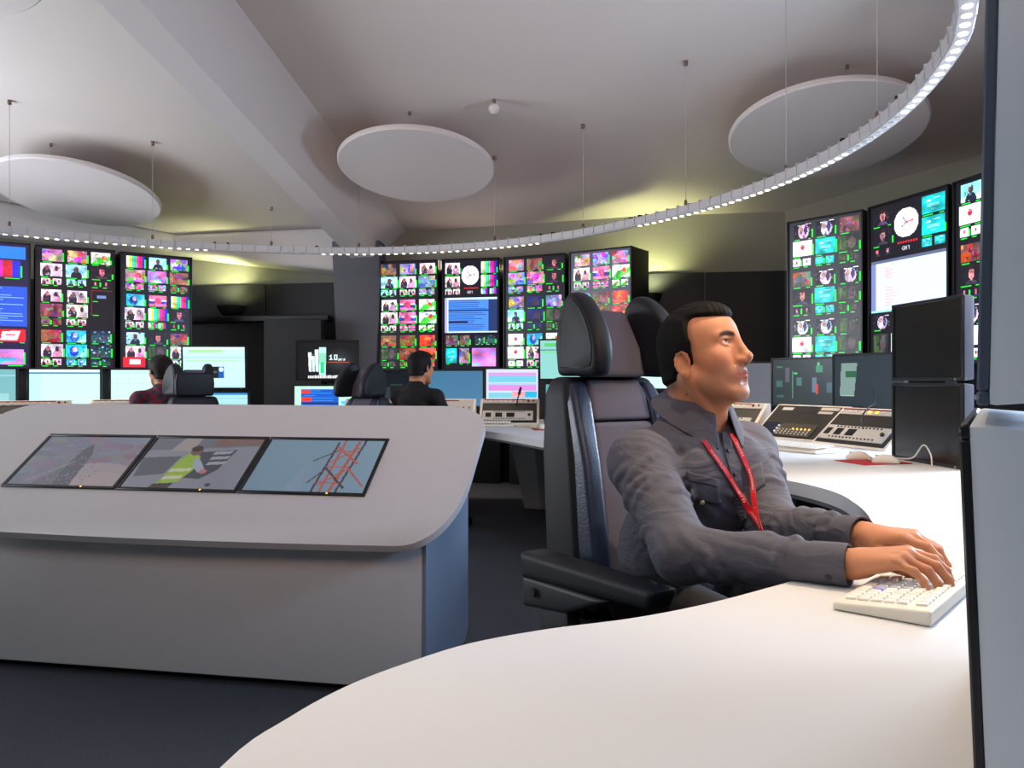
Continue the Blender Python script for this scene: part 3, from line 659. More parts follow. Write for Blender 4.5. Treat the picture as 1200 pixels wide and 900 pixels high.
monitor(1.03, 6.25, 1.02, -.30, .50, .325, 'pale', 'pale monitor mostly hidden behind the near headrest', pole=True)
monitor(1.75, 5.98, .90, -.62, .54, .335, 'silver', 'pale silver monitor just right of the man in the grey shirt', case=M_case, scrmat=M_screen2)
monitor(1.94, 5.40, .915, -1.05, .56, .335, 'scope', 'dark monitor with small green and red gauges', scrmat=M_screen)
monitor(2.11, 4.84, .925, -1.22, .56, .335, 'menu', 'dark monitor with a pale green menu column, next to the stacked black pair', scrmat=M_screen)
yw = math.atan2(-.50, .05)-math.pi/2
monitor(1.765, 3.47, .7415, -math.pi/2+.10, .50, .345, None, 'lower black monitor of the stacked pair by the right edge', case=M_case2, depth=.055, foot=False)
monitor(1.765, 3.47, 1.096, -math.pi/2+.10, .50, .345, None, 'upper black monitor of the stacked pair by the right edge', case=M_case2, depth=.055, pole=True)
# near pair seen edge-on at the right border
nd = np.array((.515, .857)); na = np.array((.375, .655)); nc = na+nd*.23
yawn = math.atan2(-nd[1], -nd[0])
monitor(nc[0], nc[1], .7415, yawn, .46, .322, None, 'lower grey cased monitor standing edge-on at the right border', case=M_case, depth=.062, b=.012, bt=.008, tilt=.04, foot=False)
monitor(nc[0], nc[1], 1.079, yawn, .46, .345, None, 'upper grey cased monitor standing edge-on at the right border', case=M_case, depth=.062, b=.012, bt=.009, bm=M_bezel2, tilt=-.02, pole=True)
# ---------------------------------------------------------------- worktop
def spline(pts, n=6):
    pts = [np.array(p, float) for p in pts]; out = []
    for i in range(len(pts)-1):
        p0, p1, p2, p3 = pts[max(i-1, 0)], pts[i], pts[i+1], pts[min(i+2, len(pts)-1)]
        for k in range(n):
            t = k/n; out.append(.5*((2*p1)+(-p0+p2)*t+(2*p0-5*p1+4*p2-p3)*t*t+(-p0+3*p1-3*p2+p3)*t**3))
    out.append(pts[-1]); return out
inner = [(-.02, -.62), (-.16, -.3), (-.25, .1), (-.285, .45), (-.271, .752), (-.237, .866), (-.194, .953), (-.137, 1.027), (-.058, 1.107), (.05, 1.17), (.185, 1.226), (.316, 1.305), (.47, 1.425), (.64, 1.57), (.78, 1.74), (.88, 1.977), (.945, 2.15), (1.0, 2.36), (1.035, 2.6), (1.0, 2.85), (.90, 3.1), (.76, 3.4), (.62, 3.75), (.47, 4.1), (.33, 4.45), (.20, 4.8), (.02, 5.25), (-.18, 5.68), (-.34, 6.05), (-.62, 6.32), (-1.1, 6.42), (-1.6, 6.38), (-2.1, 6.34), (-2.7, 6.28), (-3.3, 5.95), (-3.9, 5.5), (-4.6, 4.9), (-5.1, 4.2)]
outer = [(-5.9, 4.9), (-5.0, 6.2), (-4.2, 6.95), (-3.2, 7.35), (-1.8, 7.5), (-.4, 7.5), (.8, 7.2), (1.6, 6.55), (2.15, 5.75), (2.5, 4.9), (2.52, 3.9), (2.4, 2.9), (2.2, 2.0), (1.9, 1.1), (1.6, .3), (1.2, -.62)]
outl = spline(inner, 5)+spline(outer, 4)
desk = thing('control_desk', 'long white wave-edged control desk curving round the whole room', 'desk', (0, 0, 0))
mb = MB(); mb.prism(outl, .694, .740, bevel=.004); mb.build('worktop', M_white, desk)
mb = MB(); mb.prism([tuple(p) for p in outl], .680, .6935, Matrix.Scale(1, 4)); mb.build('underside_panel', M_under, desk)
def pedestal(pts, top, name='pedestal'):
    mb = MB(); mb.hexa([(x, y, 0.003) for x, y in pts]+[(x, y, .6795) for x, y in top], .006, 1); mb.build(name, M_leg, desk)
pedestal([(.10, 6.90), (.24, 6.84), (.62, 7.02), (.50, 7.1)], [(-.03, 6.7), (.17, 6.62), (.62, 6.95), (.46, 7.1)])
pedestal([(-2.2, 6.8), (-2.0, 6.8), (-2.0, 7.3), (-2.2, 7.3)], [(-2.25, 6.6), (-2.0, 6.6), (-2.0, 7.3), (-2.25, 7.3)])
pedestal([(-4.6, 5.7), (-4.4, 5.6), (-4.2, 6.2), (-4.4, 6.3)], [(-4.6, 5.5), (-4.4, 5.4), (-4.1, 6.2), (-4.3, 6.3)])
pedestal([(1.9, 4.7), (1.9, 4.5), (2.4, 4.5), (2.4, 4.7)], [(1.8, 4.7), (1.8, 4.5), (2.4, 4.5), (2.4, 4.7)])
pedestal([(1.75, 2.5), (1.75, 2.3), (2.1, 2.3), (2.1, 2.5)], [(1.6, 2.5), (1.6, 2.3), (2.1, 2.3), (2.1, 2.5)])
pedestal([(.9, .4), (.9, .2), (1.3, .2), (1.3, .4)], [(.8, .4), (.8, .2), (1.3, .2), (1.3, .4)])

# ---------------------------------------------------------------- white display console in the middle of the room
cz = -math.atan2(.185, .983)
con = thing('display_console', 'white free-standing console with a sloping top and three sunken displays', 'console', (-.293, 2.784, 0), cz)
mb = MB(); mb.hexa([(-2.0, 0, .03), (-.016, 0, .03), (-.016, .58, .03), (-2.0, .58, .03), (-2.0, 0, .588), (-.016, 0, .588), (-.016, .58, .90), (-2.0, .58, .90)], .004, 1); mb.build('body', M_white, con)
mb = MB(); mb.prism([(0, .03), (.55, .03), (.60, .075), (.60, .91), (.585, .925), (0, .585)], -.0155, 0, Matrix(((0, 0, 1, 0), (1, 0, 0, 0), (0, 1, 0, 0), (0, 0, 0, 1))), .002, 1); mb.build('side_panel', M_cside, con, label='side panel with cool light in its colour and a clipped lower corner')
mb = MB(); mb.box((-1.0, .31, .016), (1.92, .48, .03)); mb.build('plinth', M_dark, con)
al = math.atan(.7); S = Matrix.Translation((0, -.12, .55)) @ Matrix.Rotation(al, 4, 'X')
def slab_outline(n=14):
    o = []; u0, u1, s1 = -2.12, .115, .772
    def arc(cx, cy, rx, ry, a0, a1):
        for k in range(n+1):
            a = math.radians(a0+(a1-a0)*k/n); ex = 2/2.25
            o.append((cx+rx*math.copysign(abs(math.cos(a))**ex, math.cos(a)), cy+ry*math.copysign(abs(math.sin(a))**ex, math.sin(a))))
    arc(u1-.20, .36, .20, .36, -90, 0); arc(u1-.20, s1-.16, .20, .16, 0, 90); arc(u0+.22, s1-.16, .22, .16, 90, 180); arc(u0+.22, .36, .22, .36, 180, 270)
    for k in range(1, 10):
        f = k/10; o.append((u0+.22+f*(u1-.20-u0-.22), -.012*math.sin(math.pi*f)))
    return o
mb = MB(); mb.prism(slab_outline(), -.03, 0, S, .003, 2); mb.build('sloping_top', M_white, con)
def con_img(k):
    H, W = 96, 150; im = blank(H, W, (110, 116, 130)); X, Y = grid(im)
    if k == 0:
        im[:] = px(112, 118, 132); im += ((X/W)*.10-.05)[..., None]
        for _ in range(60): x, y = rng.uniform(0, W), rng.uniform(0, H); r = rng.uniform(4, 18); disk(im, x, y, r, r*.5, jit((112+int(x*.12), 114, 128), 8))
        disk(im, 110, 78, 60, 26, (150, 140, 146)); disk(im, 130, 90, 50, 20, (158, 144, 148)); poly(im, [(58, 96), (64, 30), (74, 14), (84, 34), (88, 96)], (84, 84, 96)); poly(im, [(30, 96), (60, 60), (64, 96)], (98, 98, 110))
        line(im, 20, 90, 70, 50, 2, (140, 134, 140))
        for _ in range(120): x, y = rng.uniform(30, 110), rng.uniform(10, 92); rect(im, x, y, x+2, y+2, jit((120, 116, 126), 26))
    elif k == 1:
        im[:] = px(128, 130, 142); poly(im, [(0, 0), (W, 0), (W, 14), (0, 26)], (104, 106, 116)); poly(im, [(40, 0), (64, 0), (60, 26), (30, 26)], (150, 140, 140)); poly(im, [(90, 0), (W, 0), (W, 12), (86, 16)], (120, 96, 92))
        poly(im, [(0, 40), (52, 36), (44, 70), (6, 76)], (88, 90, 98)); poly(im, [(70, 28), (122, 22), (112, 60), (96, 78), (66, 76)], (70, 72, 80))
        for y in (30, 40, 50): poly(im, [(94, y-4), (118, y-6), (115, y), (92, y+2)], (150, 152, 160))
        poly(im, [(60, 30), (76, 34), (84, 52), (70, 84), (44, 88), (48, 66), (52, 44)], (142, 168, 62)); poly(im, [(50, 60), (78, 58), (76, 64), (48, 66)], (186, 190, 160)); poly(im, [(48, 74), (72, 72), (70, 78), (46, 80)], (186, 190, 160))
        poly(im, [(72, 36), (82, 44), (96, 62), (88, 66), (74, 52)], (150, 156, 174)); disk(im, 68, 26, 8, 8, (112, 84, 76)); disk(im, 66, 21, 8, 6, (60, 48, 44)); disk(im, 94, 64, 5, 4, (176, 110, 110)); poly(im, [(40, 88), (66, 86), (62, 96), (36, 96)], (66, 58, 56)); disk(im, 112, 88, 4, 3, (70, 72, 80))
    else:
        im[:] = px(112, 138, 158); im += ((1-Y/H)*.02)[..., None]; im += ((X/W)*.05)[..., None]
        poly(im, [(50, 96), (64, 40), (72, 96)], (128, 146, 168)); o = (176, 96, 84); dk = (84, 66, 74)
        for (x0, y0, x1, y1, t, c) in ((92, 4, 86, 96, 3, dk), (100, 0, 96, 96, 3, o), (118, 2, 108, 96, 4, o), (126, 0, 116, 96, 3, dk), (92, 12, 128, 44, 3, o), (90, 44, 122, 14, 2, o), (90, 52, 124, 88, 3, dk), (90, 84, 120, 52, 2.5, o), (94, 20, 122, 22, 2, o), (92, 50, 118, 50, 2, o), (88, 78, 116, 80, 2, o), (116, 50, 146, 84, 2.5, o), (70, 40, 96, 20, 2, dk), (76, 80, 92, 52, 2, dk)): line(im, x0, y0, x1, y1, t, c)
    return np.clip(im, 0, 1)
lbl = ['display showing a lattice mast against blue sky', 'display showing a person in a yellow vest at work', 'display showing a hazy dusty scene']
for i in range(3):
    uc = -.498-.502*i; w_, h = .498, .325; s0 = .228
    mb = MB(); b = .014
    for (a0, a1, q0, q1) in ((-w_/2, w_/2, 0, b), (-w_/2, w_/2, h-b, h), (-w_/2, -w_/2+b, b, h-b), (w_/2-b, w_/2, b, h-b)):
        mb.hexa([S@Vector((uc+a0, s0+q0, .0005)), S@Vector((uc+a1, s0+q0, .0005)), S@Vector((uc+a1, s0+q1, .0005)), S@Vector((uc+a0, s0+q1, .0005)), S@Vector((uc+a0, s0+q0, .007)), S@Vector((uc+a1, s0+q0, .007)), S@Vector((uc+a1, s0+q1, .007)), S@Vector((uc+a0, s0+q1, .007))], .0015, 1)
    f = mb.build('sunken_display', M_bezel, con, label=lbl[i])
    me = screen_mesh('screen', con_img(2-i), w_-2*b, h-2*b, attr_mat('console_screen', .12, .5, emission=.75) if i == 0 else M_conscr)
    if i == 0: M_conscr = me.materials[0]
    s = part('screen', me, f); s.matrix_basis = S @ Matrix.Translation((uc, s0+b, .003)) @ Matrix.Rotation(-math.pi/2, 4, 'X')
    mb = MB(); mb.hexa([S@Vector((uc+a0, s0+q0, z)) for z in (.007, .0085) for (a0, q0) in ((.10, .004), (.106, .004), (.106, .010), (.10, .010))]); mb.build('status_light', M_amber, f)

# ---------------------------------------------------------------- equipment consoles on the desk
def turret(x, y, yaw, w_, style, label, h=.20):
    t = thing('equipment_turret', label, 'equipment', (x, y, DESK), yaw, 'sloping equipment housings on the desk')
    fy, ty = -.14, .085; hw = w_/2
    mb = MB(); mb.hexa([(-hw, fy, 0), (hw, fy, 0), (hw, .13, 0), (-hw, .13, 0), (-hw, ty, h), (hw, ty, h), (hw, .13, h), (-hw, .13, h)], .004, 1); mb.build('housing', M_beige, t)
    sl = Vector((0, ty-fy, h)); SL = sl.length; sl.normalize(); nr = Vector((0, -sl.z, sl.y))
    def q(u, v, o): return Vector((u, fy, 0))+sl*v+nr*o
    def plate(name, u0, u1, v0, v1, o0, o1, m, par=t, bev=.0015):
        mb = MB(); mb.hexa([q(u0, v0, o0), q(u1, v0, o0), q(u1, v1, o0), q(u0, v1, o0), q(u0, v0, o1), q(u1, v0, o1), q(u1, v1, o1), q(u0, v1, o1)], bev, 1)
        return mb.build(name, m, par, label=None)
    def dots(name, us, vs, sz, o, m, par=t):
        mb = MB()
        for u in us:
            for v in vs: mb.hexa([q(u+a, v+b, oo) for oo in (o, o+.004) for a, b in ((-sz, -sz*.8), (sz, -sz*.8), (sz, sz*.8), (-sz, sz*.8))])
        ob = mb.build(name, m, par); ob['kind'] = 'stuff'; return ob
    m = .02; iw = w_-2*m
    if style == 'keys':
        rk = plate('rack_recess', -hw+m, hw-m, .02, SL-.045, .0003, .002, M_unitdk)
        st = plate('key_panel', -hw+m, hw-m, SL-.055, SL-.008, .0022, .006, M_unit)
        plate('warning_strip', -hw+m+.01, hw-m-.09, SL-.022, SL-.011, .0062, .009, M_redstrip, st)
        for k in range(8):
            u = -hw+m+.022+k*(iw-.13)/7.6
            kb = plate('key', u-.011, u+.011, SL-.044, SL-.027, .0062, .011, M_amber if k in (4, 5) and x > 1 else M_knob, st, .0012)
        mb = MB(); mb.tube([q(hw-m-.07, SL-.033, .006), q(hw-m-.07, SL-.033, .016)], .010, 10); mb.build('knob', M_redstrip, st)
        mb = MB(); mb.tube([q(hw-m-.03, SL-.03, .006), q(hw-m-.03, SL-.03, .012)], .007, 10); mb.build('knob', M_unitdk, st)
        pl = plate('router_panel', -hw+m+.006, hw-m-.03, .045, .150, .0022, .012, M_unit)
        plate('small_display', -hw+m+.03, -hw+m+.075, .075, .125, .0122, .014, M_off_scr, pl)
        plate('small_display', -hw+m+.11, -hw+m+.165, .075, .125, .0122, .014, M_off_scr, pl)
        plate('small_display', -hw+m+.20, -hw+m+.265, .075, .125, .0122, .014, M_off_scr, pl)
        dots('button_dots', np.linspace(-hw+m+.10, hw-m-.10, 13), (.058, .138), .0045, .012, M_unitdk, pl)
        mb = MB(); mb.tube([q(hw-m-.06, .098, .012), q(hw-m-.06, .098, .024)], .011, 12); mb.build('knob', M_unitdk, pl)
    elif style == 'desk':
        rk = plate('rack_recess', -hw+m, hw-m, .012, SL-.01, .0003, .003, M_unitdk)
        plate('fader_strip', -hw+m+.16, -hw+m+.34, SL-.075, SL-.015, .0032, .006, M_casedk, rk)
        plate('label_plate', hw-m-.15, hw-m-.01, SL-.045, SL-.02, .0032, .006, M_unit, rk)
        plate('label_plate', hw-m-.15, hw-m-.04, SL-.075, SL-.055, .0032, .006, M_unit, rk)
        plate('label_plate', -hw+m+.06, -hw+m+.15, SL-.055, SL-.03, .0032, .006, M_knob, rk)
        dp = plate('small_display', -hw+m+.01, -hw+m+.14, .045, .13, .0032, .008, mat('blue_black_display', rgb(36, 40, 62), .2), rk)
        kp = plate('keypad', -hw+m+.17, hw-m-.07, .02, .125, .0032, .012, mat('olive_keypad', rgb(70, 64, 56), .5), rk)
        dots('keypad_keys', np.linspace(-hw+m+.185, hw-m-.10, 9), (.035, .052, .069), .005, .012, M_unit, kp)
        dots('coloured_keys', np.linspace(-hw+m+.29, hw-m-.10, 5), (.078,), .005, .0125, M_amber, kp)
        for vv in (.05, .075, .10):
            mb = MB(); mb.tube([q(-hw+m+.155, vv, .003), q(-hw+m+.155, vv, .016)], .008, 10); mb.build('knob', M_case, rk)
    else:
        st = plate('key_panel', -hw+m, hw-m, .05, SL-.012, .0003, .004, M_unit)
        plate('warning_strip', -hw+m+.03, hw-m-.12, SL-.032, SL-.02, .0042, .007, M_redstrip, st)
        dots('button_dots', np.linspace(-hw+m+.03, hw-m-.03, 16), (.07, .095, .12, .145), .006, .004, M_knob, st)
        dots('dark_keys', np.linspace(-hw+m+.03, hw-m-.03, 9), (.17, .195), .006, .004, M_redstrip, st)
    return t
turret(-4.05, 5.72, .62, .52, 'dots', 'beige sloping panel of small keys at the far left edge')
turret(-3.60, 6.08, .55, .54, 'keys', 'beige panel with a red strip under the pale title bar monitor')
turret(-3.05, 6.42, .30, .56, 'keys', 'beige panel with a red strip left of the man in the checked shirt')
turret(-1.10, 6.66, 0, .56, 'keys', 'beige panel mostly hidden behind the man in black')
turret(-.54, 6.66, -.02, .48, 'dots', 'beige key panel at the elbow of the man in black')
turret(-.02, 6.62, -.04, .485, 'keys', 'beige panel with router unit and thin microphone under the timetable monitor')
turret(1.46, 5.55, -.80, .54, 'keys', 'beige panel with red strip just right of the grey shirted shoulder')
turret(1.775, 4.985, -1.13, .56, 'desk', 'sloping panel with dark mixer keypad between two beige panels')
turret(1.905, 4.36, -1.27, .57, 'keys', 'beige panel with router unit and lit amber keys beside the stacked monitors')
# thin gooseneck microphone
c = P(606, 474, 6.55); t = thing('gooseneck_microphone', 'thin black microphone leaning up from the beige panel before the timetable', 'microphone', tuple(c))
mb = MB(); mb.tube([(0, .02, -.02), (0, -.01, .03), (.015, -.02, .08)], .005, 8); mb.build('stem', M_dark, t)
mb = MB(); mb.tube([(.015, -.02, .08), (.03, -.025, .14)], [.012, .009], 8); mb.build('microphone_head', M_dark, t)

# ---------------------------------------------------------------- keyboards, mice, papers
def keyboard(x, y, yaw, label, L=.45, D=.142, full=False, m=None):
    """local x along the keys, user side at -y"""
    t = thing('keyboard', label, 'keyboard', (x, y, DESK), yaw, None if full else 'keyboards on the far desk')
    mb = MB(); mb.hexa([(-L/2, -D/2, .0), (L/2, -D/2, .0), (L/2, D/2, .0), (-L/2, D/2, .0), (-L/2, -D/2, .012), (L/2, -D/2, .012), (L/2, D/2, .023), (-L/2, D/2, .023)], .005, 3); mb.build('base', m or M_kb, t)
    if full:
        sl = math.atan2(.011, D); kd = .0188
        mk = MB(); mk.hexa([(-.0082, -.0082, 0), (.0082, -.0082, 0), (.0082, .0082, 0), (-.0082, .0082, 0), (-.0070, -.0068, .0045), (.0070, -.0068, .0045), (.0070, .0076, .0045), (-.0070, .0076, .0045)], .001, 1); mk = mk.mesh('key', M_key)
        mkb = mk.copy(); mkb.materials.clear(); mkb.materials.append(M_keyb)
        rows = [-.052, -.033, -.014, .005, .024, .051]
        for r, v in enumerate(rows):
            for k in range(22):
                u = -L/2+.021+k*kd
                if k in (15, 19) and False: continue
                if r == 0 and 4 <= k <= 8:
                    if k != 6: continue
                z = .0178+v*math.tan(sl)-.0008
                ob = part('key', mkb if (r, k) in ((1, 17),) else mk, t); ob.location = (u, v, z); ob.rotation_euler = (sl, 0, 0)
                if r == 0 and k == 6: ob.scale = (5.4, 1, 1)
                if k in (15, 18): ob.scale = (.82, 1, 1)
    else:
        mb = MB()
        for r in range(5):
            for k in range(17): mb.box((-L/2+.03+k*(L-.06)/16, -.05+r*.026, .026+r*.0022), (.019, .019, .006))
        o = mb.build('keys', M_key, t); o['kind'] = 'stuff'
    return t
kA = np.array((.50, 1.267)); kB = np.array((.59, 1.167)); kl = np.array((.650, .760)); kl /= np.hypot(*kl); kd_ = np.array((kl[1], -kl[0]))   # along the keys, away from the user
kc = kA+kl*.225+kd_*.071
# the user sits on the -kd_ side, so local -y must point there: local x = -kl
keyboard(kc[0], kc[1], math.atan2(-kl[1], -kl[0])+math.pi if False else math.atan2(kd_[1], kd_[0])-math.pi/2, 'ivory keyboard on the near desk under the typing hands', full=True)
c = P(931, 527, 4.12); keyboard(c[0], c[1], -1.1, 'white keyboard lying by the left shoulder of the man in the grey shirt', L=.42, D=.16)
c = P(588, 497, 6.45); keyboard(-.20, 6.30, 0, 'pale keyboard before the beige router panel at the centre', L=.42)
def pad(x, y, yaw, w_, d, label):
    mb = MB(); mb.box((0, 0, .0015), (w_, d, .003), .001); o = mb.build('mouse_pad', M_red); o.location = (x, y, DESK); o.rotation_euler = (0, 0, yaw)
    WM[o.name] = Matrix.Translation(o.location); tag(o, label, 'mouse pad', 'red mouse pads')
def mouse(x, y, yaw, label, z=DESK+.003):
    t = thing('computer_mouse', label, 'mouse', (x, y, z), yaw, 'white mice')
    vs, fs = [], []; n, mm = 16, 8
    for i in range(mm+1):
        f = i/mm; xx = -.055+.11*f; wv = .031*max(.02, math.sin(math.pi*min(1, .08+.9*f)))**.55; hh = .038*max(.03, math.sin(math.pi*(.04+.88*f)))**.7
        for k in range(n):
            a = math.pi*k/(n-1); vs.append((xx, wv*math.cos(a), max(0, hh*math.sin(a)**.8)))
    for i in range(mm):
        for k in range(n-1): fs.append((i*n+k, i*n+k+1, (i+1)*n+k+1, (i+1)*n+k))
    fs += [tuple(range(n))[::-1], tuple(range(mm*n, mm*n+n))]
    for i in range(mm): fs.append((i*n+n-1, i*n, (i+1)*n, (i+1)*n+n-1))
    part('shell', mesh_from('shell', vs, fs, M_kb, True), t)
    mb = MB(); mb.box((.032, 0, .031), (.02, .006, .008), .002); mb.build('wheel', M_case, t)
pad(1.57, 3.53, .25, .24, .20, 'red mouse pad under two white mice near the stacked monitors')
mouse(1.55, 3.62, 2.9, 'white mouse at the back of the red pad by the stacked monitors')
mouse(1.60, 3.47, 2.8, 'nearer white mouse on the red pad by the stacked monitors')
pad(.27, 5.86, .1, .24, .2, 'red mouse pad on the far desk beside the chair back')
mouse(.21, 5.90, 1.6, 'white mouse on the far red pad beside the chair back')
mb = MB(); mb.box((0, 0, .004), (.30, .42, .008), .001, rz=.5); mb.box((.02, 0, .010), (.21, .297, .004), .0005, rz=.9)
o = mb.build('paper_sheets', M_paper); o.location = (.22, 6.22, DESK); tag(o, 'cream paper sheets spread on the desk beside the far red mouse pad', 'paper'); o['kind'] = 'stuff'
# cables
def cable(pts, r, m, label):
    p0 = np.array(pts[0]); mb = MB(); mb.tube([np.array(p)-p0 for p in spline(pts, 8)], r, 7); o = mb.build('cable', m); o.location = tuple(p0); tag(o, label, 'cable')
cable([(1.56, 3.52, DESK+.012), (1.62, 3.75, DESK+.004), (1.70, 3.84, DESK+.004)], .003, M_cable, 'pale mouse cable running back from the near mouse')
cable([(1.655, 3.50, DESK+.02), (1.69, 3.42, DESK+.03), (1.725, 3.40, DESK+.085), (1.735, 3.36, DESK+.05), (1.725, 3.33, DESK+.004)], .003, M_cable, 'pale cable looping up in front of the lower stacked monitor')
cable([(2.06, 4.62, 1.04), (1.98, 4.42, .975), (1.90, 4.33, .948), (1.85, 4.30, .89), (1.83, 4.22, .845)], .004, M_black_cable, 'black cable draped over the panel with the amber keys')

# ---------------------------------------------------------------- chairs
def make_chair(label, zoff=0.0):
    t = thing('control_room_chair', label, 'chair', (0, 0, 0), 0, 'high backed control room chairs')
    zo = zoff
    mb = MB(); mb.hexa([(-.24, -.23, .40), (.25, -.25, .40), (.25, .25, .40), (-.24, .23, .40), (-.24, -.23, .475), (.27, -.25, .485), (.27, .25, .485), (-.24, .23, .475)], .03, 4); mb.build('seat', M_leather, t)
    def slab(name, secs, m, bev, lab=None):
        """secs: (z, x_front, x_back, y0, y1) from bottom to top"""
        mb = MB(); vs = []
        b = bmesh.new(); rings = []
        for z, xf, xb, y0, y1 in secs: rings.append([b.verts.new(p) for p in ((xf, y0, z+zo), (xf, y1, z+zo), (xb, y1, z+zo), (xb, y0, z+zo))])
        for i in range(len(rings)-1):
            for k in range(4): b.faces.new((rings[i][k], rings[i][(k+1) % 4], rings[i+1][(k+1) % 4], rings[i+1][k]))
        b.faces.new(rings[0][::-1]); b.faces.new(rings[-1])
        bmesh.ops.recalc_face_normals(b, faces=b.faces[:])
        es = [e for e in b.edges if not (abs(e.verts[0].co.z-e.verts[1].co.z) < 1e-6 and 0+zo < e.verts[0].co.z and rings[0][0].co.z+1e-6 < e.verts[0].co.z < rings[-1][0].co.z-1e-6)]
        bmesh.ops.bevel(b, geom=es, offset=bev, segments=4, profile=.55, affect='EDGES', clamp_overlap=True)
        mb._join(b); return mb.build(name, m, t, label=lab)
    # backrest: shell, two bolsters, quilted centre pads
    slab('back_shell', [(.46, -.17, -.29, -.170, .170), (.62, -.18, -.335, -.178, .178), (.9, -.215, -.362, -.172, .172), (1.06, -.245, -.362, -.164, .164), (1.108, -.265, -.352, -.150, .150)], M_leather, .024)
    for s in (-1, 1):
        y0, y1 = sorted((s*.108, s*.164))
        slab('back_bolster', [(.50, -.115, -.25, y0, y1), (.66, -.12, -.27, *sorted((s*.112, s*.168))), (.88, -.165, -.30, *sorted((s*.106, s*.162))), (1.04, -.215, -.31, *sorted((s*.098, s*.160))), (1.095, -.25, -.32, *sorted((s*.092, s*.145)))], M_leatherb, .018)
    slab('back_pad', [(.50, -.135, -.25, -.108, .108), (.74, -.155, -.27, -.110, .110), (.985, -.205, -.30, -.102, .102)], M_fabric, .014)
    slab('back_pad', [(.989, -.205, -.30, -.102, .102), (1.06, -.225, -.31, -.098, .098), (1.10, -.25, -.32, -.092, .092)], M_fabric, .014)
    # headrest: centre pad, shell and two ear wings
    slab('headrest_shell', [(1.11, -.285, -.345, -.13, .13), (1.2, -.30, -.35, -.135, .135), (1.275, -.315, -.35, -.125, .125)], M_leather, .018)
    slab('headrest_pad', [(1.107, -.225, -.30, -.10, .10), (1.19, -.235, -.31, -.088, .088), (1.295, -.27, -.325, -.062, .062)], M_fabric, .016)
    for s in (-1, 1):
        ol = [(-.325, 1.112), (-.15, 1.108), (-.118, 1.135), (-.122, 1.20), (-.16, 1.265), (-.21, 1.315), (-.25, 1.337), (-.285, 1.335), (-.315, 1.30), (-.335, 1.22)]
        ol = [tuple(p) for p in spline(ol+[ol[0]], 3)[:-1]]
        M = Matrix.Translation((-.30, s*.110, zo)) @ Matrix.Rotation(s*.13, 4, 'Z') @ Matrix.Translation((.30, 0, 0)) @ Matrix(((1, 0, 0, 0), (0, 0, 1, 0), (0, 1, 0, 0), (0, 0, 0, 1)))
        cx = np.mean([p[0] for p in ol]); czz = np.mean([p[1] for p in ol])
        vs, fs = [], []; n_ = len(ol); lv = [(-.029, .74), (-.0285, .84), (-.024, .93), (-.014, .985), (0, 1.0), (.014, .985), (.024, .93), (.0285, .84), (.029, .74)]
        for hh, sc in lv: vs += [M@Vector((cx+(p[0]-cx)*sc, czz+(p[1]-czz)*sc, hh)) for p in ol]
        for i in range(len(lv)-1):
            for k in range(n_): fs.append((i*n_+k, i*n_+(k+1) % n_, (i+1)*n_+(k+1) % n_, (i+1)*n_+k))
        fs += [tuple(range(n_))[::-1], tuple(range((len(lv)-1)*n_, len(lv)*n_))]
        me = mesh_from('headrest_wing', vs, fs, M_leather, True); b_ = bmesh.new(); b_.from_mesh(me); bmesh.ops.recalc_face_normals(b_, faces=b_.faces[:]); b_.to_mesh(me); b_.free(); me.polygons.foreach_set('use_smooth', np.ones(len(me.polygons), dtype=bool)); part('headrest_wing', me, t)
        M2 = M @ Matrix.Translation((0, 0, s*.0285))
        mb = MB(); mb.prism([(cx+(p[0]-cx)*.80, czz+(p[1]-czz)*.82) for p in ol[::2]], -.003, .003, M2, .002, 2); mb.build('wing_cover', M_leather, t)
    # armrests
    for s in (-1, 1):
        ya, yb = s*.265-.045, s*.265+.045
        mb = MB(); mb.hexa([(-.25, ya, .585), (.23, ya+.008, .615), (.23, yb-.008, .615), (-.25, yb, .585), (-.26, ya, .655), (.25, ya+.006, .66), (.25, yb-.006, .66), (-.26, yb, .655)], .018, 4); a_ = mb.build('armrest', M_leather, t)
        mb = MB(); mb.hexa([(-.245, ya+.002, .515), (-.06, ya+.004, .54), (-.06, yb-.004, .54), (-.245, yb-.002, .515), (-.25, ya+.002, .595), (.10, ya+.004, .605), (.10, yb-.004, .605), (-.25, yb-.002, .595)], .012, 3); mb.build('arm_housing', M_plast, a_)
        mb = MB(); mb.hexa([(-.20, s*.265-.02, .40), (-.07, s*.265-.02, .40), (-.07, s*.265+.02, .40), (-.20, s*.265+.02, .40), (-.19, s*.265-.02, .54), (-.08, s*.265-.02, .54), (-.08, s*.265+.02, .54), (-.19, s*.265+.02, .54)], .006, 2); mb.build('arm_bracket', M_plast, a_)
        mb = MB(); mb.tube([(-.185, s*.312, .565), (-.185, s*.318, .565)], .012, 12); mb.build('adjuster_button', M_dark, a_)
        mb = MB(); mb.box((-.13, s*.24, .41), (.09, .10, .03), .006); mb.build('arm_crossbar', M_plast, t)
    mb = MB(); mb.box((-.21, 0, .45), (.09, .28, .16), .02); mb.build('back_hinge', M_plast, t)
    mb = MB(); mb.lathe([(.03, .07), (.03, .25), (.045, .25), (.045, .33), (.09, .37), (.09, .41)], 18); mb.build('gas_column', M_plast, t)
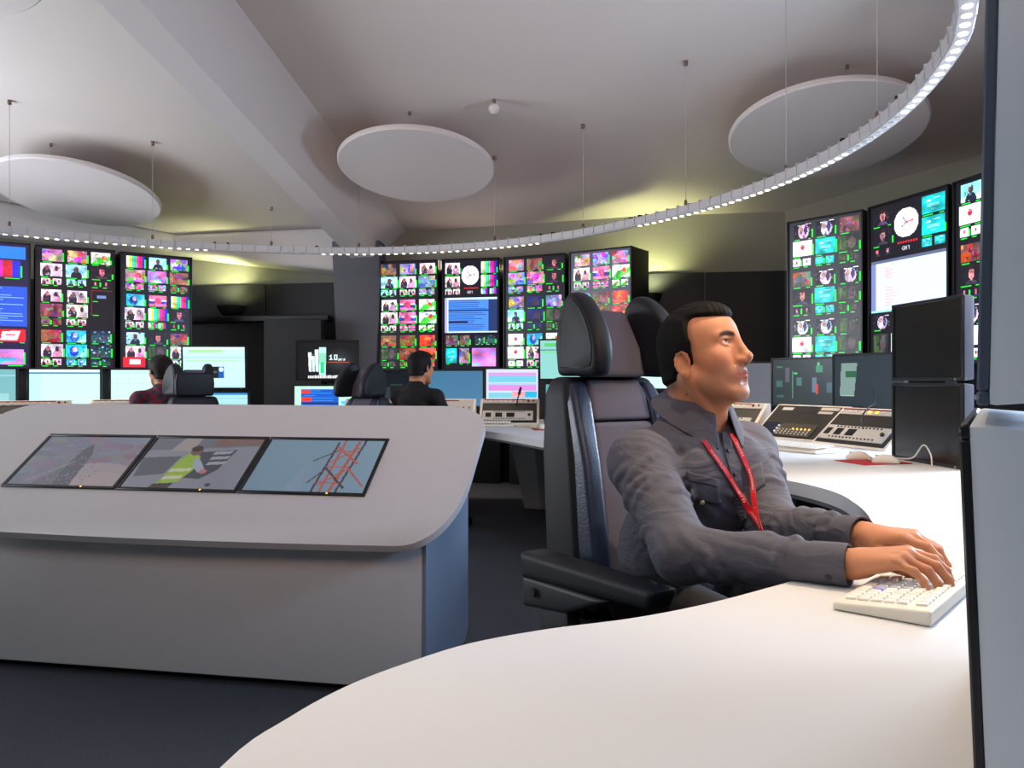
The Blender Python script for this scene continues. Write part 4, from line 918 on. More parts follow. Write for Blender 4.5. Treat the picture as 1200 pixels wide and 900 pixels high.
    for k in range(5):
        a = k*2*math.pi/5+.3; c_, s_ = math.cos(a), math.sin(a)
        mb = MB(); mb.tube([(0, 0, .10), (.15*c_, .15*s_, .095), (.30*c_, .30*s_, .075)], [.035, .026, .018], 8); lg = mb.build('base_leg', M_plast, t)
        mb = MB(); M = Matrix.Translation((.30*c_, .30*s_, .03)) @ Matrix.Rotation(a, 4, 'Z') @ Matrix.Rotation(math.pi/2, 4, 'X')
        mb.lathe([(.012, -.02), (.029, -.017), (.029, .017), (.012, .02)], 14, M); mb.tube([(.30*c_, .30*s_, .03), (.30*c_, .30*s_, .075)], .008, 6); mb.build('caster', M_dark, lg)
    return t
CH_YAW = math.atan2(-.848, .53); CH = (.405, 2.05)
chair = make_chair('near dark blue leather chair with winged headrest, under the man in grey')
chair.location = (CH[0]+.012, CH[1], 0); chair.rotation_euler = (0, 0, CH_YAW); WM[chair.name] = Matrix.Translation((CH[0], CH[1], 0)) @ Matrix.Rotation(CH_YAW, 4, 'Z')
ch2 = make_chair('dark winged chair with its back to us, holding the man in the checked shirt', -.125)
F2 = (-.55, .835); ch2.location = (-2.29+F2[0]*.25, 5.70+F2[1]*.25, 0); ch2.rotation_euler = (0, 0, math.atan2(F2[1], F2[0])+.12)
ch3 = copy_tree(ch2, (-1.16, 5.27, 0), math.radians(-128), 'empty winged chair turned left, between the console and the man in black')
# low stool under the man in black
t = thing('stool', 'black stool under the man in black, hidden by the console', 'stool', (-.735, 5.72, 0))
mb = MB(); mb.lathe([(.17, .45), (.20, .47), (.20, .505), (.17, .52)], 24); mb.build('seat', M_leather, t)
mb = MB(); mb.lathe([(.022, .03), (.022, .45)], 12); mb.build('column', M_plast, t)
mb = MB(); mb.lathe([(.22, .003), (.22, .015), (.03, .04)], 24); mb.build('base', M_plast, t)
# ---------------------------------------------------------------- people: smooth distance fields turned into one continuous surface each
class Field:
    def __init__(s): s.ops = []
    def add(s, kind, c, brad, k, mode, **kw): s.ops.append(dict(kind=kind, c=np.array(c, float), brad=brad, k=k, mode=mode, **kw)); return s
    def ell(s, c, r, k=.02, R=None, M=None, mode='u'):
        c = np.array(c, float); R = np.eye(3) if R is None else np.array(R, float)
        if M is not None: R = M[:3, :3]@R; c = M[:3, :3]@c+M[:3, 3]
        return s.add('ell', c, max(r), k, mode, R=R, r=np.array(r, float))
    def cone(s, a, b, ra, rb=None, k=.02, M=None, mode='u'):
        a, b = np.array(a, float), np.array(b, float); rb = ra if rb is None else rb
        if M is not None: a = M[:3, :3]@a+M[:3, 3]; b = M[:3, :3]@b+M[:3, 3]
        return s.add('cone', (a+b)/2, np.linalg.norm(b-a)/2+max(ra, rb), k, mode, a=a, b=b, ra=ra, rb=rb)
    def box(s, c, half, rnd=.005, k=.01, R=None, M=None, mode='u'):
        c = np.array(c, float); R = np.eye(3) if R is None else np.array(R, float)
        if M is not None: R = M[:3, :3]@R; c = M[:3, :3]@c+M[:3, 3]
        return s.add('box', c, float(np.linalg.norm(half))+rnd, k, mode, R=R, h=np.array(half, float), rnd=rnd)
    def warp(s, fn): s.ops.append(dict(kind='warp', fn=fn, c=None, brad=0, k=0, mode='w')); return s
    @staticmethod
    def prim(o, p):
        if o['kind'] == 'cone':
            ab = o['b']-o['a']; L2 = ab@ab+1e-12; t = np.clip(((p-o['a'])@ab)/L2, 0, 1)
            return np.linalg.norm(p-o['a']-t[:, None]*ab, axis=1)-(o['ra']+(o['rb']-o['ra'])*t)
        q = (p-o['c'])@o['R']
        if o['kind'] == 'ell':
            k0 = np.linalg.norm(q/o['r'], axis=1); k1 = np.linalg.norm(q/o['r']**2, axis=1)+1e-9
            return k0*(k0-1)/k1
        d = np.abs(q)-o['h']
        return np.linalg.norm(np.maximum(d, 0), axis=1)+np.minimum(d.max(1), 0)-o['rnd']
    def eval(s, p, cull=None):
        a = np.full(len(p), .5)
        if cull is not None: cc, cr = cull
        for o in s.ops:
            if o['kind'] == 'warp':
                a = a+o['fn'](p, a); continue
            if cull is not None and np.linalg.norm(o['c']-cc)-o['brad']-cr > o['k']+.03: continue
            d = s.prim(o, p); k = o['k']
            if o['mode'] == 'u':
                h = np.maximum(k-np.abs(a-d), 0)/max(k, 1e-6); a = np.minimum(a, d)-h*h*k*.25
            else:
                d = -d if o['mode'] == 's' else d
                h = np.maximum(k-np.abs(a-d), 0)/max(k, 1e-6); a = np.maximum(a, d)+h*h*k*.25
        return a
    def bounds(s):
        u = [o for o in s.ops if o['mode'] == 'u']
        return np.min([o['c']-o['brad'] for o in u], 0)-.02, np.max([o['c']+o['brad'] for o in u], 0)+.02
    def mesh(s, h, lo=None, hi=None):
        if lo is None: lo, hi = s.bounds()
        B = 12; n = np.ceil((hi-lo)/h/B).astype(int); N = n*B+1
        V = np.full(tuple(N), .5, np.float32)
        cs = np.stack(np.meshgrid(*[np.arange(k) for k in n], indexing='ij'), -1).reshape(-1, 3)
        cen = lo+(cs+.5)*B*h; half = B*h*.5*1.7321
        dc = np.concatenate([s.eval(cen[i:i+4000]) for i in range(0, len(cen), 4000)])
        lat = np.stack(np.meshgrid(*[np.arange(B+1)]*3, indexing='ij'), -1).reshape(-1, 3)
        for c, d, ce in zip(cs, dc, cen):
            sl = tuple(slice(i*B, i*B+B+1) for i in c)
            if abs(d) > half*1.35+.012: 
                if d < 0: V[sl] = np.minimum(V[sl], -.5)
                continue
            V[sl] = s.eval(lo+(c*B+lat)*h, (ce, half)).reshape(B+1, B+1, B+1)
        S = V < 0
        C = np.zeros(tuple(N-1), np.int8)
        for i in (0, 1):
            for j in (0, 1):
                for k in (0, 1): C += S[i:N[0]-1+i, j:N[1]-1+j, k:N[2]-1+k]
        act = np.argwhere((C > 0) & (C < 8)); idx = np.full(tuple(N-1), -1, np.int32); idx[tuple(act.T)] = np.arange(len(act))
        acc = np.zeros((len(act), 3)); cnt = np.zeros(len(act))
        cor = [(i, j, k) for i in (0, 1) for j in (0, 1) for k in (0, 1)]
        val = {c: V[act[:, 0]+c[0], act[:, 1]+c[1], act[:, 2]+c[2]] for c in cor}
        for c in cor:
            for ax in range(3):
                if c[ax] == 0:
                    e = list(c); e[ax] = 1; e = tuple(e); va, vb = val[c], val[e]; m = (va < 0) != (vb < 0)
                    t = np.where(m, va/np.where(m, va-vb, 1), 0); pt = np.tile(np.array(c, float), (len(act), 1)); pt[:, ax] += t
                    acc[m] += pt[m]; cnt[m] += 1
        verts = lo+(act+acc/np.maximum(cnt, 1)[:, None])*h
        faces = []
        for ax in range(3):
            sl0 = [slice(0, None)]*3; sl1 = [slice(0, None)]*3; sl0[ax] = slice(0, N[ax]-1); sl1[ax] = slice(1, None)
            a_, b_ = S[tuple(sl0)], S[tuple(sl1)]
            e = np.argwhere(a_ != b_); u, v = (ax+1) % 3, (ax+2) % 3
            ok = (e[:, u] > 0) & (e[:, v] > 0) & (e[:, u] < N[u]-1) & (e[:, v] < N[v]-1); e = e[ok]
            ins = a_[tuple(e.T)]
            def at(du, dv):
                q = e.copy(); q[:, u] -= du; q[:, v] -= dv; return idx[tuple(q.T)]
            f = np.stack([at(1, 1), at(0, 1), at(0, 0), at(1, 0)], 1)
            f[~ins] = f[~ins][:, ::-1]; faces.append(f)
        F = np.concatenate(faces); F = F[(F >= 0).all(1)]
        return verts, F
def field_obj(name, field, h, material, parent, paint=None, sharp=False, smooth_iter=1):
    v, f = field.mesh(h)
    me = bpy.data.meshes.new(name)
    me.vertices.add(len(v)); me.vertices.foreach_set('co', v.reshape(-1).astype(np.float32))
    me.loops.add(f.size); me.loops.foreach_set('vertex_index', f.reshape(-1).astype(np.int32))
    me.polygons.add(len(f)); me.polygons.foreach_set('loop_start', np.arange(0, f.size, 4, dtype=np.int32))
    me.update(calc_edges=True)
    me.polygons.foreach_set('use_smooth', np.ones(len(f), dtype=bool))
    me.materials.append(material)
    if paint is not None:
        c = paint(v); a = me.attributes.new('paint', 'FLOAT_COLOR', 'POINT'); a.data.foreach_set('color', np.c_[c, np.ones(len(c))].reshape(-1).astype(np.float32))
    return part(name, me, parent, True)

def frame(o, x, z=None, y=None):
    x = np.array(x, float); x /= np.linalg.norm(x)
    if z is not None:
        z = np.array(z, float); y_ = np.cross(z, x); y_ /= np.linalg.norm(y_); z_ = np.cross(x, y_)
    M = np.eye(4); M[:3, 0] = x; M[:3, 1] = y_; M[:3, 2] = z_; M[:3, 3] = o; return M
def head_frame(o, yaw, pitch, roll=0):
    M = np.array(Matrix.Translation(Vector(tuple(o))) @ Matrix.Rotation(yaw, 4, 'Z') @ Matrix.Rotation(-pitch, 4, 'Y') @ Matrix.Rotation(roll, 4, 'X')); return M
def loc(M, p): return (p-M[:3, 3])@M[:3, :3]

def head_ops(f, M, detail=True):
    """x forward, y left, z up, origin between the ears"""
    E = lambda c, r, k=.02, R=None, mode='u': f.ell(c, r, k, R, M, mode)
    C = lambda a, b, ra, rb, k=.015, mode='u': f.cone(a, b, ra, rb, k, M, mode)
    E((.002, 0, .037), (.090, .075, .078)); E((.040, 0, .044), (.060, .064, .058), .03)
    E((.042, 0, -.022), (.054, .060, .072), .03); E((.036, 0, -.062), (.054, .052, .042), .03)
    for s in (-1, 1):
        C((-.004, s*.057, -.042), (.074, s*.023, -.098), .017, .016, .02)      # jaw line
        E((.062, s*.044, -.018), (.028, .022, .024), .02)                     # cheek
        C((.094, s*.010, .0285), (.080, s*.043, .030), .0105, .010, .012)       # brow ridge
    E((.080, 0, -.099), (.019, .024, .019), .02)                              # chin
    E((.082, 0, -.058), (.022, .029, .026), .02)                              # muzzle
    if not detail:
        C((.096, 0, .018), (.122, 0, -.028), .008, .012); return
    for s in (-1, 1):
        E((.100, s*.032, .017), (.015, .018, .012), .014, None, 's')          # socket
    C((.086, 0, .020), (.096, 0, -.026), .012, .016, .014); C((.097, 0, .033), (.117, 0, -.020), .0075, .0095, .012)                  # nose bridge
    E((.1185, 0, -.0265), (.0125, .0120, .0110), .008); C((.116, 0, -.036), (.104, 0, -.042), .006, .006, .006)
    for s in (-1, 1):
        E((.108, s*.0125, -.032), (.012, .0075, .0085), .006)                 # nostril wing
        C((.100, s*.022, -.022), (.096, s*.024, -.038), .0022, .0022, .004, 's')
        E((.1135, s*.0068, -.0425), (.0055, .0032, .0042), .003, None, 's')
        E((.0815, s*.030, .0165), (.0155, .0165, .0155), .005)                # eyelids
        E((.0970, s*.0315, .0155), (.0115, .0152, .0058), .003, None, 's')
        C((.0955, s*.018, .0235), (.084, s*.045, .0240), .0025, .003, .004)    # upper lid fold
    # lips
    C((.1035, 0, -.0585), (.091, .024, -.0635), .0058, .0034, .004); C((.1035, 0, -.0585), (.091, -.024, -.0635), .0058, .0034, .004)
    C((.1015, 0, -.0695), (.0905, .021, -.0655), .0066, .0036, .004); C((.1015, 0, -.0695), (.0905, -.021, -.0655), .0066, .0036, .004)
    C((.1085, 0, -.0638), (.098, .025, -.0645), .0018, .0014, .002, 's'); C((.1085, 0, -.0638), (.098, -.025, -.0645), .0018, .0014, .002, 's')
    E((.103, 0, -.081), (.008, .016, .005), .008, None, 's')                  # crease over the chin
    C((.108, 0, -.046), (.1075, 0, -.055), .0018, .0018, .003, 's')            # philtrum
    for s in (-1, 1):                                                         # ears
        Re = np.array(Matrix.Rotation(s*-.42, 3, 'Z') @ Matrix.Rotation(.10, 3, 'Y'))
        E((.001, s*.0785, -.014), (.0160, .0062, .0245), .008, Re)
        ear = np.eye(4); ear[:3, :3] = Re*.82; ear[:3, 3] = (.001, s*.080, -.014); Me = M@ear
        ring = [(.012, .012), (.010, .024), (.000, .031), (-.012, .027), (-.018, .014), (-.018, -.002), (-.013, -.016), (-.005, -.025)]
        for p, q in zip(ring[:-1], ring[1:]): f.cone((p[0], s*.004, p[1]), (q[0], s*.004, q[1]), .0040, .0040, .004, Me)
        f.ell((.002, s*.003, -.027), (.008, .0055, .009), .005, None, Me)
        f.cone((.013, s*.003, .006), (.012, s*.004, -.008), .004, .004, .004, Me)
        f.ell((.002, s*.0075, -.004), (.0095, .0062, .013), .004, None, Me, 's')
        f.ell((-.007, s*.0075, .015), (.005, .004, .010), .004, None, Me, 's')
def hand_ops(f, M, side, bends, splay=None, thumb=((.030, .030, -.012), (.058, .046, -.022), (.080, .052, -.030)), sc=1.0):
    """origin at the wrist, x along the hand, z out of the back; side +1: thumb at +y"""
    s = side
    f.ell((.045*sc, 0, -.003), (.052*sc, .040*sc, .0155*sc), .015, None, M)
    ys = [.030, .010, -.0105, -.030]; xs = [.086, .092, .087, .077]; ln = [(.043, .026, .020), (.047, .029, .021), (.043, .027, .020), (.034, .021, .018)]; rr_ = [.0092, .0095, .0090, .0080]
    for i in range(4):
        y = s*ys[i]*sc; f.cone((.008*sc, y*.5, 0), (xs[i]*sc, y, .003), .017*sc, .0105*sc, .012, M)
        p = np.array((xs[i]*sc, y, .002)); a = 0; sp = s*((1.5-i)*.06 if splay is None else splay[i])
        for j in range(3):
            a += bends[i][j]; d = np.array((math.cos(a)*math.cos(sp), math.cos(a)*math.sin(sp), -math.sin(a))); q = p+d*ln[i][j]*sc
            f.cone(p, q, rr_[i]*sc*(1-.09*j), rr_[i]*sc*(1-.09*(j+1)), .0035 if j else .007, M); p = q
    pr = (.010*sc, s*.016*sc, -.004)
    for j, (q, r0, r1) in enumerate(zip(thumb, (.017, .0125, .0105), (.0130, .0108, .0085))):
        q = (q[0]*sc, s*q[1]*sc, q[2]*sc); f.cone(pr, q, r0*sc, r1*sc, .012 if j == 0 else .004, M); pr = q

def hair_field(M, top=.014, side_t=.0045, front_x=.085):
    f = Field()
    f.ell((.002, 0, .039), (.091+side_t, .076+side_t, .079+top*.8), .02, None, M); f.ell((.034, 0, .049), (.066, .066+side_t*.6, .055+top), .03, None, M)
    f.cone((-.032, 0, -.01), (-.036, 0, -.080), .0640, .0630, .02, M); f.ell((.055, 0, .090), (.040, .050, .022), .02, None, M)
    # keep only the hair's own region
    g = Field()
    g.box((.02, 0, .134), (.125, .12, .044), .004, .02, np.array(Matrix.Rotation(.20, 3, 'Y')), M)
    g.box((-.055, 0, .055), (.083, .12, .085), .004, .02, None, M)
    g.box((-.095, 0, .0), (.064, .12, .046), .004, .02, None, M)
    g.cone((.024, -.08, .03), (.018, -.08, -.006), .012, .006, .01, M); g.cone((.024, .08, .03), (.018, .08, -.006), .012, .006, .01, M)
    return f, g
class Inter(Field):
    """first field kept only where the second is solid, roughened like hair"""
    def __init__(s, f, g, M, amp=.0016, k=.008, fade=.85): s.fade = fade; s.f, s.g, s.M, s.amp, s.k = f, g, M, amp, k; s.ops = f.ops
    def eval(s, p, cull=None):
        a = s.f.eval(p, cull); b = s.g.eval(p); q = loc(s.M, p)
        n = np.sin(q[:, 1]*420+3*np.sin(q[:, 0]*70)+2*np.sin(q[:, 2]*90))*np.clip((q[:, 2]-.06)*14, .15, 1)
        a = a+s.amp*n+np.clip(.013+b, 0, .013)*s.fade
        h = np.maximum(s.k-np.abs(a-b), 0)/s.k; return np.maximum(a, b)+h*h*s.k*.25

SKIN = np.array(rgb(198, 134, 98)[:3]); LIP = np.array(rgb(176, 84, 84)[:3]); STUB = np.array(rgb(150, 110, 90)[:3]); BROW = np.array(rgb(42, 30, 26)[:3])
M_skin = attr_mat('skin', .55, .4, sss=.12, bump=.12, bscale=500)
M_hair = mat('dark_brown_hair', rgb(13, 10, 9), .75, spec=.15, noise=.35, nscale=300, bump=.5, bscale=500, stretch=(1, 6, 1))
M_shirt = mat('grey_chambray_shirt', rgb(92, 90, 101), .78, spec=.25, noise=.12, nscale=700, bump=.35, bscale=900)
def add_wrinkles(m, scale, dist):
    nt = m.node_tree; b = nt.nodes['Principled BSDF']; tc = nt.nodes.new('ShaderNodeTexCoord'); n = nt.nodes.new('ShaderNodeTexNoise')
    n.inputs['Scale'].default_value = scale; n.inputs['Detail'].default_value = 2.5; n.inputs['Distortion'].default_value = 1.6
    mp = nt.nodes.new('ShaderNodeMapping'); mp.inputs['Rotation'].default_value = (.4, .5, .6); mp.inputs['Scale'].default_value = (.55, 1.0, 1.7)
    nt.links.new(tc.outputs['Object'], mp.inputs[0]); nt.links.new(mp.outputs[0], n.inputs['Vector'])
    rp_ = nt.nodes.new('ShaderNodeMath'); rp_.operation = 'PINGPONG'; rp_.inputs[1].default_value = .16; nt.links.new(n.outputs['Fac'], rp_.inputs[0])
    bp = nt.nodes.new('ShaderNodeBump'); bp.inputs['Strength'].default_value = .36; bp.inputs['Distance'].default_value = dist
    old = b.inputs['Normal'].links[0].from_socket if b.inputs['Normal'].links else None
    nt.links.new(rp_.outputs[0], bp.inputs['Height'])
    if old: nt.links.new(old, bp.inputs['Normal'])
    nt.links.new(bp.outputs['Normal'], b.inputs['Normal'])
add_wrinkles(M_shirt, 7.5, .03)
M_shirt_in = mat('shirt_lining', rgb(70, 68, 76), .8)
M_trous = mat('dark_trousers', rgb(26, 26, 32), .8, noise=.1, nscale=400)
M_shoe = mat('black_shoe', rgb(14, 14, 15), .35)
M_eye = attr_mat('eyeball', .12, .6)
M_button = mat('shirt_button', rgb(206, 190, 150), .35)
M_btn_dark = mat('dark_button', rgb(40, 38, 40), .35)
M_lany = mat('red_lanyard', rgb(196, 20, 34), .5)
M_print = mat('white_print', rgb(240, 190, 190), .6)

def skin_paint(M, hands=()):
    def fn(v):
        q = loc(M, v); x, y, z = q.T; c = np.tile(SKIN, (len(v), 1)); ay = np.abs(y)
        def mix(col, w):
            w = np.clip(w, 0, 1)[:, None]; c[:] = c*(1-w)+col*w
        hd = (np.abs(x) < .16) & (ay < .1) & (z > -.13) & (z < .15)
        # stubble over jaw, chin and upper lip
        st = np.clip((-.035-z+.25*(x-.06))/.02, 0, 1)*np.clip((x+.005)/.02, 0, 1)*np.clip((z+.125)/.015, 0, 1)
        mix(STUB, np.where(hd, st*.50, 0))
        mix(np.array(rgb(214, 128, 104)[:3]), np.where(hd, .35*np.exp(-((x-.075)/.03)**2-((ay-.05)/.022)**2-((z+.02)/.022)**2), 0))
        lip = np.exp(-(((z+.0640)/.0085)**4+(ay/.027)**6))*(x > .088); mix(LIP, np.where(hd, lip*.85, 0))
        br = np.exp(-(((z-(.0275+.007*np.sin((ay-.006)/.046*math.pi*.9)))/.0056)**4))*np.clip((ay-.010)/.004, 0, 1)*np.clip((.054-ay)/.006, 0, 1)*(x > .05)
        mix(BROW, np.where(hd, br*.95, 0))
        lid = np.exp(-((z-.0215)/.0016)**2)*np.clip((ay-.018)/.004, 0, 1)*np.clip((.047-ay)/.004, 0, 1)*(x > .07); mix(BROW, np.where(hd, lid*.65, 0))
        fade = np.clip((.040-x)/.02, 0, 1)*np.clip((z-.0)/.02, 0, 1); mix(np.array(rgb(70, 50, 42)[:3]), np.where(hd, fade*.8, 0))
        back = np.clip((-.028-x)/.02, 0, 1)*np.clip((z+.075)/.02, 0, 1)*np.clip((.0775-ay)/.004, 0, 1); mix(np.array(rgb(70, 50, 42)[:3]), np.where(hd, back*.75, 0))
        mole = np.exp(-((x+.026)**2+(z+.079)**2)/.0025**2)*(y < 0); mix(np.array(rgb(50, 26, 22)[:3]), np.where(hd, mole, 0))
        return c
    return fn
def eyeball(M, s, parent, look=(.93, -0.16, .30)):
    c = M[:3, :3]@np.array((.0805, s*.030, .0162))+M[:3, 3]; d = M[:3, :3]@np.array(look); d /= np.linalg.norm(d)
    bm = bmesh.new(); bmesh.ops.create_uvsphere(bm, u_segments=32, v_segments=24, radius=.0133); me = bpy.data.meshes.new('eye'); bm.to_mesh(me); bm.free()
    n = len(me.vertices); v = np.empty(n*3); me.vertices.foreach_get('co', v); v = v.reshape(-1, 3)
    ang = np.arccos(np.clip((v/np.linalg.norm(v, axis=1)[:, None])@d, -1, 1)); col = np.tile(np.array(rgb(222, 214, 210)[:3]), (n, 1))
    col[ang < .50] = rgb(62, 40, 28)[:3]; col[ang < .22] = (.004, .004, .004)
    me.vertices.foreach_set('co', (v+c).reshape(-1)); me.polygons.foreach_set('use_smooth', np.ones(len(me.polygons), dtype=bool))
    a = me.attributes.new('paint', 'FLOAT_COLOR', 'POINT'); a.data.foreach_set('color', np.c_[col, np.ones(n)].reshape(-1).astype(np.float32)); me.materials.append(M_eye)
    part('eye', me, parent, True)

# ------------------------------------------------ the man in the grey shirt
F3 = np.array((.53, -.848, 0)); L3 = np.array((.848, .53, 0)); U3 = np.array((0, 0, 1.0)); RT = np.stack([F3, L3, U3], 1)
HEAD = head_frame((.437, 1.90, 1.1485), math.radians(-41), math.radians(14))
NB = np.array((.442, 1.945, 1.018)); SR = np.array((.293, 1.842, .908)); SL_ = np.array((.582, 2.02, .918))
ER = np.array((.336, 1.60, .758)); EL = np.array((.588, 1.82, .765)); WR = np.array((.592, 1.412, .777)); WL = np.array((.690, 1.585, .795))
PEL = np.array((.405, 2.04, .56))
man = thing('person', 'man in a grey button-up shirt with a red lanyard, looking up while typing', 'person', (CH[0], CH[1], 0))
body = Field(); head_ops(body, HEAD)
hx = lambda p: HEAD[:3, :3]@np.array(p)+HEAD[:3, 3]
body.cone(hx((-.030, 0, -.040)), NB+np.array((-.005, .005, -.01)), .057, .061, .025)
body.cone(hx((.040, 0, -.085)), NB+F3*.055+U3*.005, .026, .030, .03)
body.cone(hx((-.002, -.070, -.045)), NB+F3*.068-L3*.015-U3*.005, .010, .011, .014); body.cone(hx((-.002, .070, -.045)), NB+F3*.068+L3*.015-U3*.005, .010, .011, .014)
body.ell(NB-U3*.12, (.085, .13, .13), .03, RT); body.ell(PEL+U3*.08, (.09, .12, .16), .03, RT)
for S_, E_, W_ in ((SR, ER, WR), (SL_, EL, WL)):
    body.cone(NB-U3*.04, S_, .045, .042, .03); body.cone(S_, E_, .042, .036, .02); body.cone(E_, W_, .036, .024, .02)
def hframe(W_, d, up=(0, 0, 1)): return frame(W_, d, np.array(up, float))
HR = hframe(WR+np.array((.004, -.004, .007)), (.74, -.66, .22), (-.10, -.12, 1)); HL = hframe(WL+np.array((.004, -.006, 0)), (.62, -.78, .10), (-.05, .05, 1))
body.cone(WR-np.array((.05, -.05, 0)), WR+HR[:3, 0]*.02, .026, .023, .012); body.cone(WL-np.array((.03, -.06, 0)), WL+HL[:3, 0]*.02, .026, .023, .012)
hand_ops(body, HR, 1, [(.44, .56, .40), (.52, .60, .42), (.56, .62, .42), (.48, .55, .40)], thumb=((.030, .030, -.014), (.058, .042, -.030), (.080, .042, -.044)), sc=.94)
hand_ops(body, HL, -1, [(.25, .55, .40), (.42, .70, .45), (.48, .75, .45), (.50, .7, .4)], thumb=((.030, .030, -.014), (.058, .044, -.028), (.082, .046, -.040)))
bo = field_obj('body', body, .0023, M_skin, man, skin_paint(HEAD))
for s in (-1, 1): eyeball(HEAD, s, bo)
hf, hg = hair_field(HEAD); field_obj('hair', Inter(hf, hg, HEAD), .0026, M_hair, man)

# shirt: torso and sleeves, creased where cloth bunches
shirt = Field()
shirt.ell(NB-U3*.185-F3*.005, (.118, .158, .175), .03, RT); shirt.ell(PEL+U3*.11+F3*.004, (.122, .150, .17), .05, RT); shirt.ell(PEL+U3*.0, (.12, .155, .09), .05, RT)
for s in (-1, 1): shirt.ell(NB-U3*.135+F3*.075+L3*s*.07, (.05, .075, .085), .04, RT)
shirt.cone(NB+U3*.005-F3*.015, NB-U3*.05-F3*.01, .070, .085, .03)
for S_, E_, W_ in ((SR, ER, WR), (SL_, EL, WL)):
    shirt.cone(NB-U3*.030-F3*.01, S_+U3*.002, .056, .060, .035); shirt.ell(S_, (.066, .066, .068), .03)
    shirt.cone(S_, E_, .070, .056, .03); d = (W_-E_)/np.linalg.norm(W_-E_); shirt.cone(E_, E_*.5+W_*.5, .054, .0435, .03); shirt.cone(E_*.5+W_*.5, W_-d*.055, .0435, .0365, .03)
# folds: soft rolls of cloth laid over the surface
def roll(pts, r, k=.014):
    for p, q in zip(pts[:-1], pts[1:]): shirt.cone(p, q, r, r, k)
def arm_frame(A_, B_):
    x = (B_-A_)/np.linalg.norm(B_-A_); y = np.cross(U3, x); y /= np.linalg.norm(y); return x, y, np.cross(x, y)
rs = np.random.default_rng(5)
for (A_, B_, r0, r1, n, sg) in ((SR, ER, .069, .056, 10, 1), (ER, WR, .051, .036, 10, 1), (SL_, EL, .069, .056, 8, 1), (EL, WL, .051, .036, 9, 1)):
    x, y, z = arm_frame(A_, B_); L = np.linalg.norm(B_-A_)
    for i in range(n):
        t = (.12+.70*i/n)+rs.uniform(-.03, .03); a0 = rs.uniform(0, 6.28); sw = rs.uniform(.9, 2.0); sl = rs.uniform(-.05, .05)
        pts = []
        for k in range(6):
            a = a0+sw*k/5; tt = t+(sl+.03)*(k/5-.5)*2; r = (r0+(r1-r0)*tt)-.0015
            pts.append(A_+x*L*tt+(y*math.cos(a)+z*math.sin(a))*r)
        roll(pts, rs.uniform(.0040, .0072), .012)
for (u, v, du, dv) in ((-.10, -.10, .06, -.05), (-.09, -.16, .09, -.02), (.08, -.09, -.05, -.06), (.05, -.17, .07, .03), (-.12, -.07, .02, -.08)):
    pts = []
    for k in range(5):
        f_ = k/4; uu, vv = u+du*f_, v+dv*f_; x_ = .118*math.sqrt(max(.05, 1-(uu/.17)**2))-.003
        pts.append(NB+L3*uu+U3*vv+F3*(x_+(.012 if vv < -.2 else 0)))
    roll(pts, .005)
dRw = (WR-ER)/np.linalg.norm(WR-ER); dLw = (WL-EL)/np.linalg.norm(WL-EL)
def crease(p, a):
    return .0011*np.sin(p[:, 0]*95+4*np.sin(p[:, 2]*38+1)+2*np.sin(p[:, 1]*31))*np.sin(p[:, 2]*70+3*np.sin(p[:, 1]*42))
shirt.warp(crease)
nk = NB+F3*.012+U3*.055; nrm_n = np.array((HEAD[0, 2]*.3, HEAD[1, 2]*.3, 1.0))
shirt.cone(NB+U3*.10+F3*.03, NB-U3*.035+F3*.022, .066, .052, .006, mode='s')
for W_, d in ((WR, dRw), (WL, dLw)): shirt.box(W_+d*.0325, (.05, .08, .08), 0, .004, frame((0, 0, 0), d, U3)[:3, :3], mode='s')
so = field_obj('shirt', shirt, .0036, M_shirt, man)
def march(p0, D, off):
    T_ = np.zeros(len(D))
    for _ in range(70):
        v = shirt.eval(p0+D*T_[:, None])-off; T_ = T_+np.clip(v*.85, -.002, .03)
    return p0+D*T_[:, None]
def on_shirt_many(pxs, off):
    q = np.array(pxs, float); T_ = np.stack([(q[:, 0]-600)/FOC, np.ones(len(q)), (HOR-q[:, 1])/FOC], 1); D = T_/np.linalg.norm(T_, axis=1)[:, None]
    return march(np.array((0, 0, CAMZ))+D*1.25, D, off)
def on_shirt(x, y, off): return on_shirt_many([(x, y)], off)[0]
def ngrads(p):
    p = np.atleast_2d(np.array(p, float)); e = .004; g = np.stack([shirt.eval(p+np.eye(3)[i]*e)-shirt.eval(p-np.eye(3)[i]*e) for i in range(3)], 1); return g/np.linalg.norm(g, axis=1)[:, None]
def ngrad(p): return ngrads(p)[0]
def ribbon(name, pts, wd, m, parent, thick=.0016, samples=5, lab=None):
    pts = spline(pts, samples); vs, fs = [], []; NG = ngrads(pts)
    for i, p in enumerate(pts):
        t = pts[min(i+1, len(pts)-1)]-pts[max(i-1, 0)]; t /= np.linalg.norm(t); n_ = NG[i]; sd = np.cross(t, n_); sd /= np.linalg.norm(sd); n_ = np.cross(sd, t)
        for a, b in ((-1, 0), (1, 0), (1, 1), (-1, 1)): vs.append(p+sd*a*wd/2+n_*(b*thick))
    for i in range(len(pts)-1):
        for k in range(4): fs.append((i*4+k, i*4+(k+1) % 4, (i+1)*4+(k+1) % 4, (i+1)*4+k))
    fs += [(3, 2, 1, 0), tuple((len(pts)-1)*4+k for k in range(4))]
    return part(name, mesh_from(name, vs, fs, m), parent, True, lab)
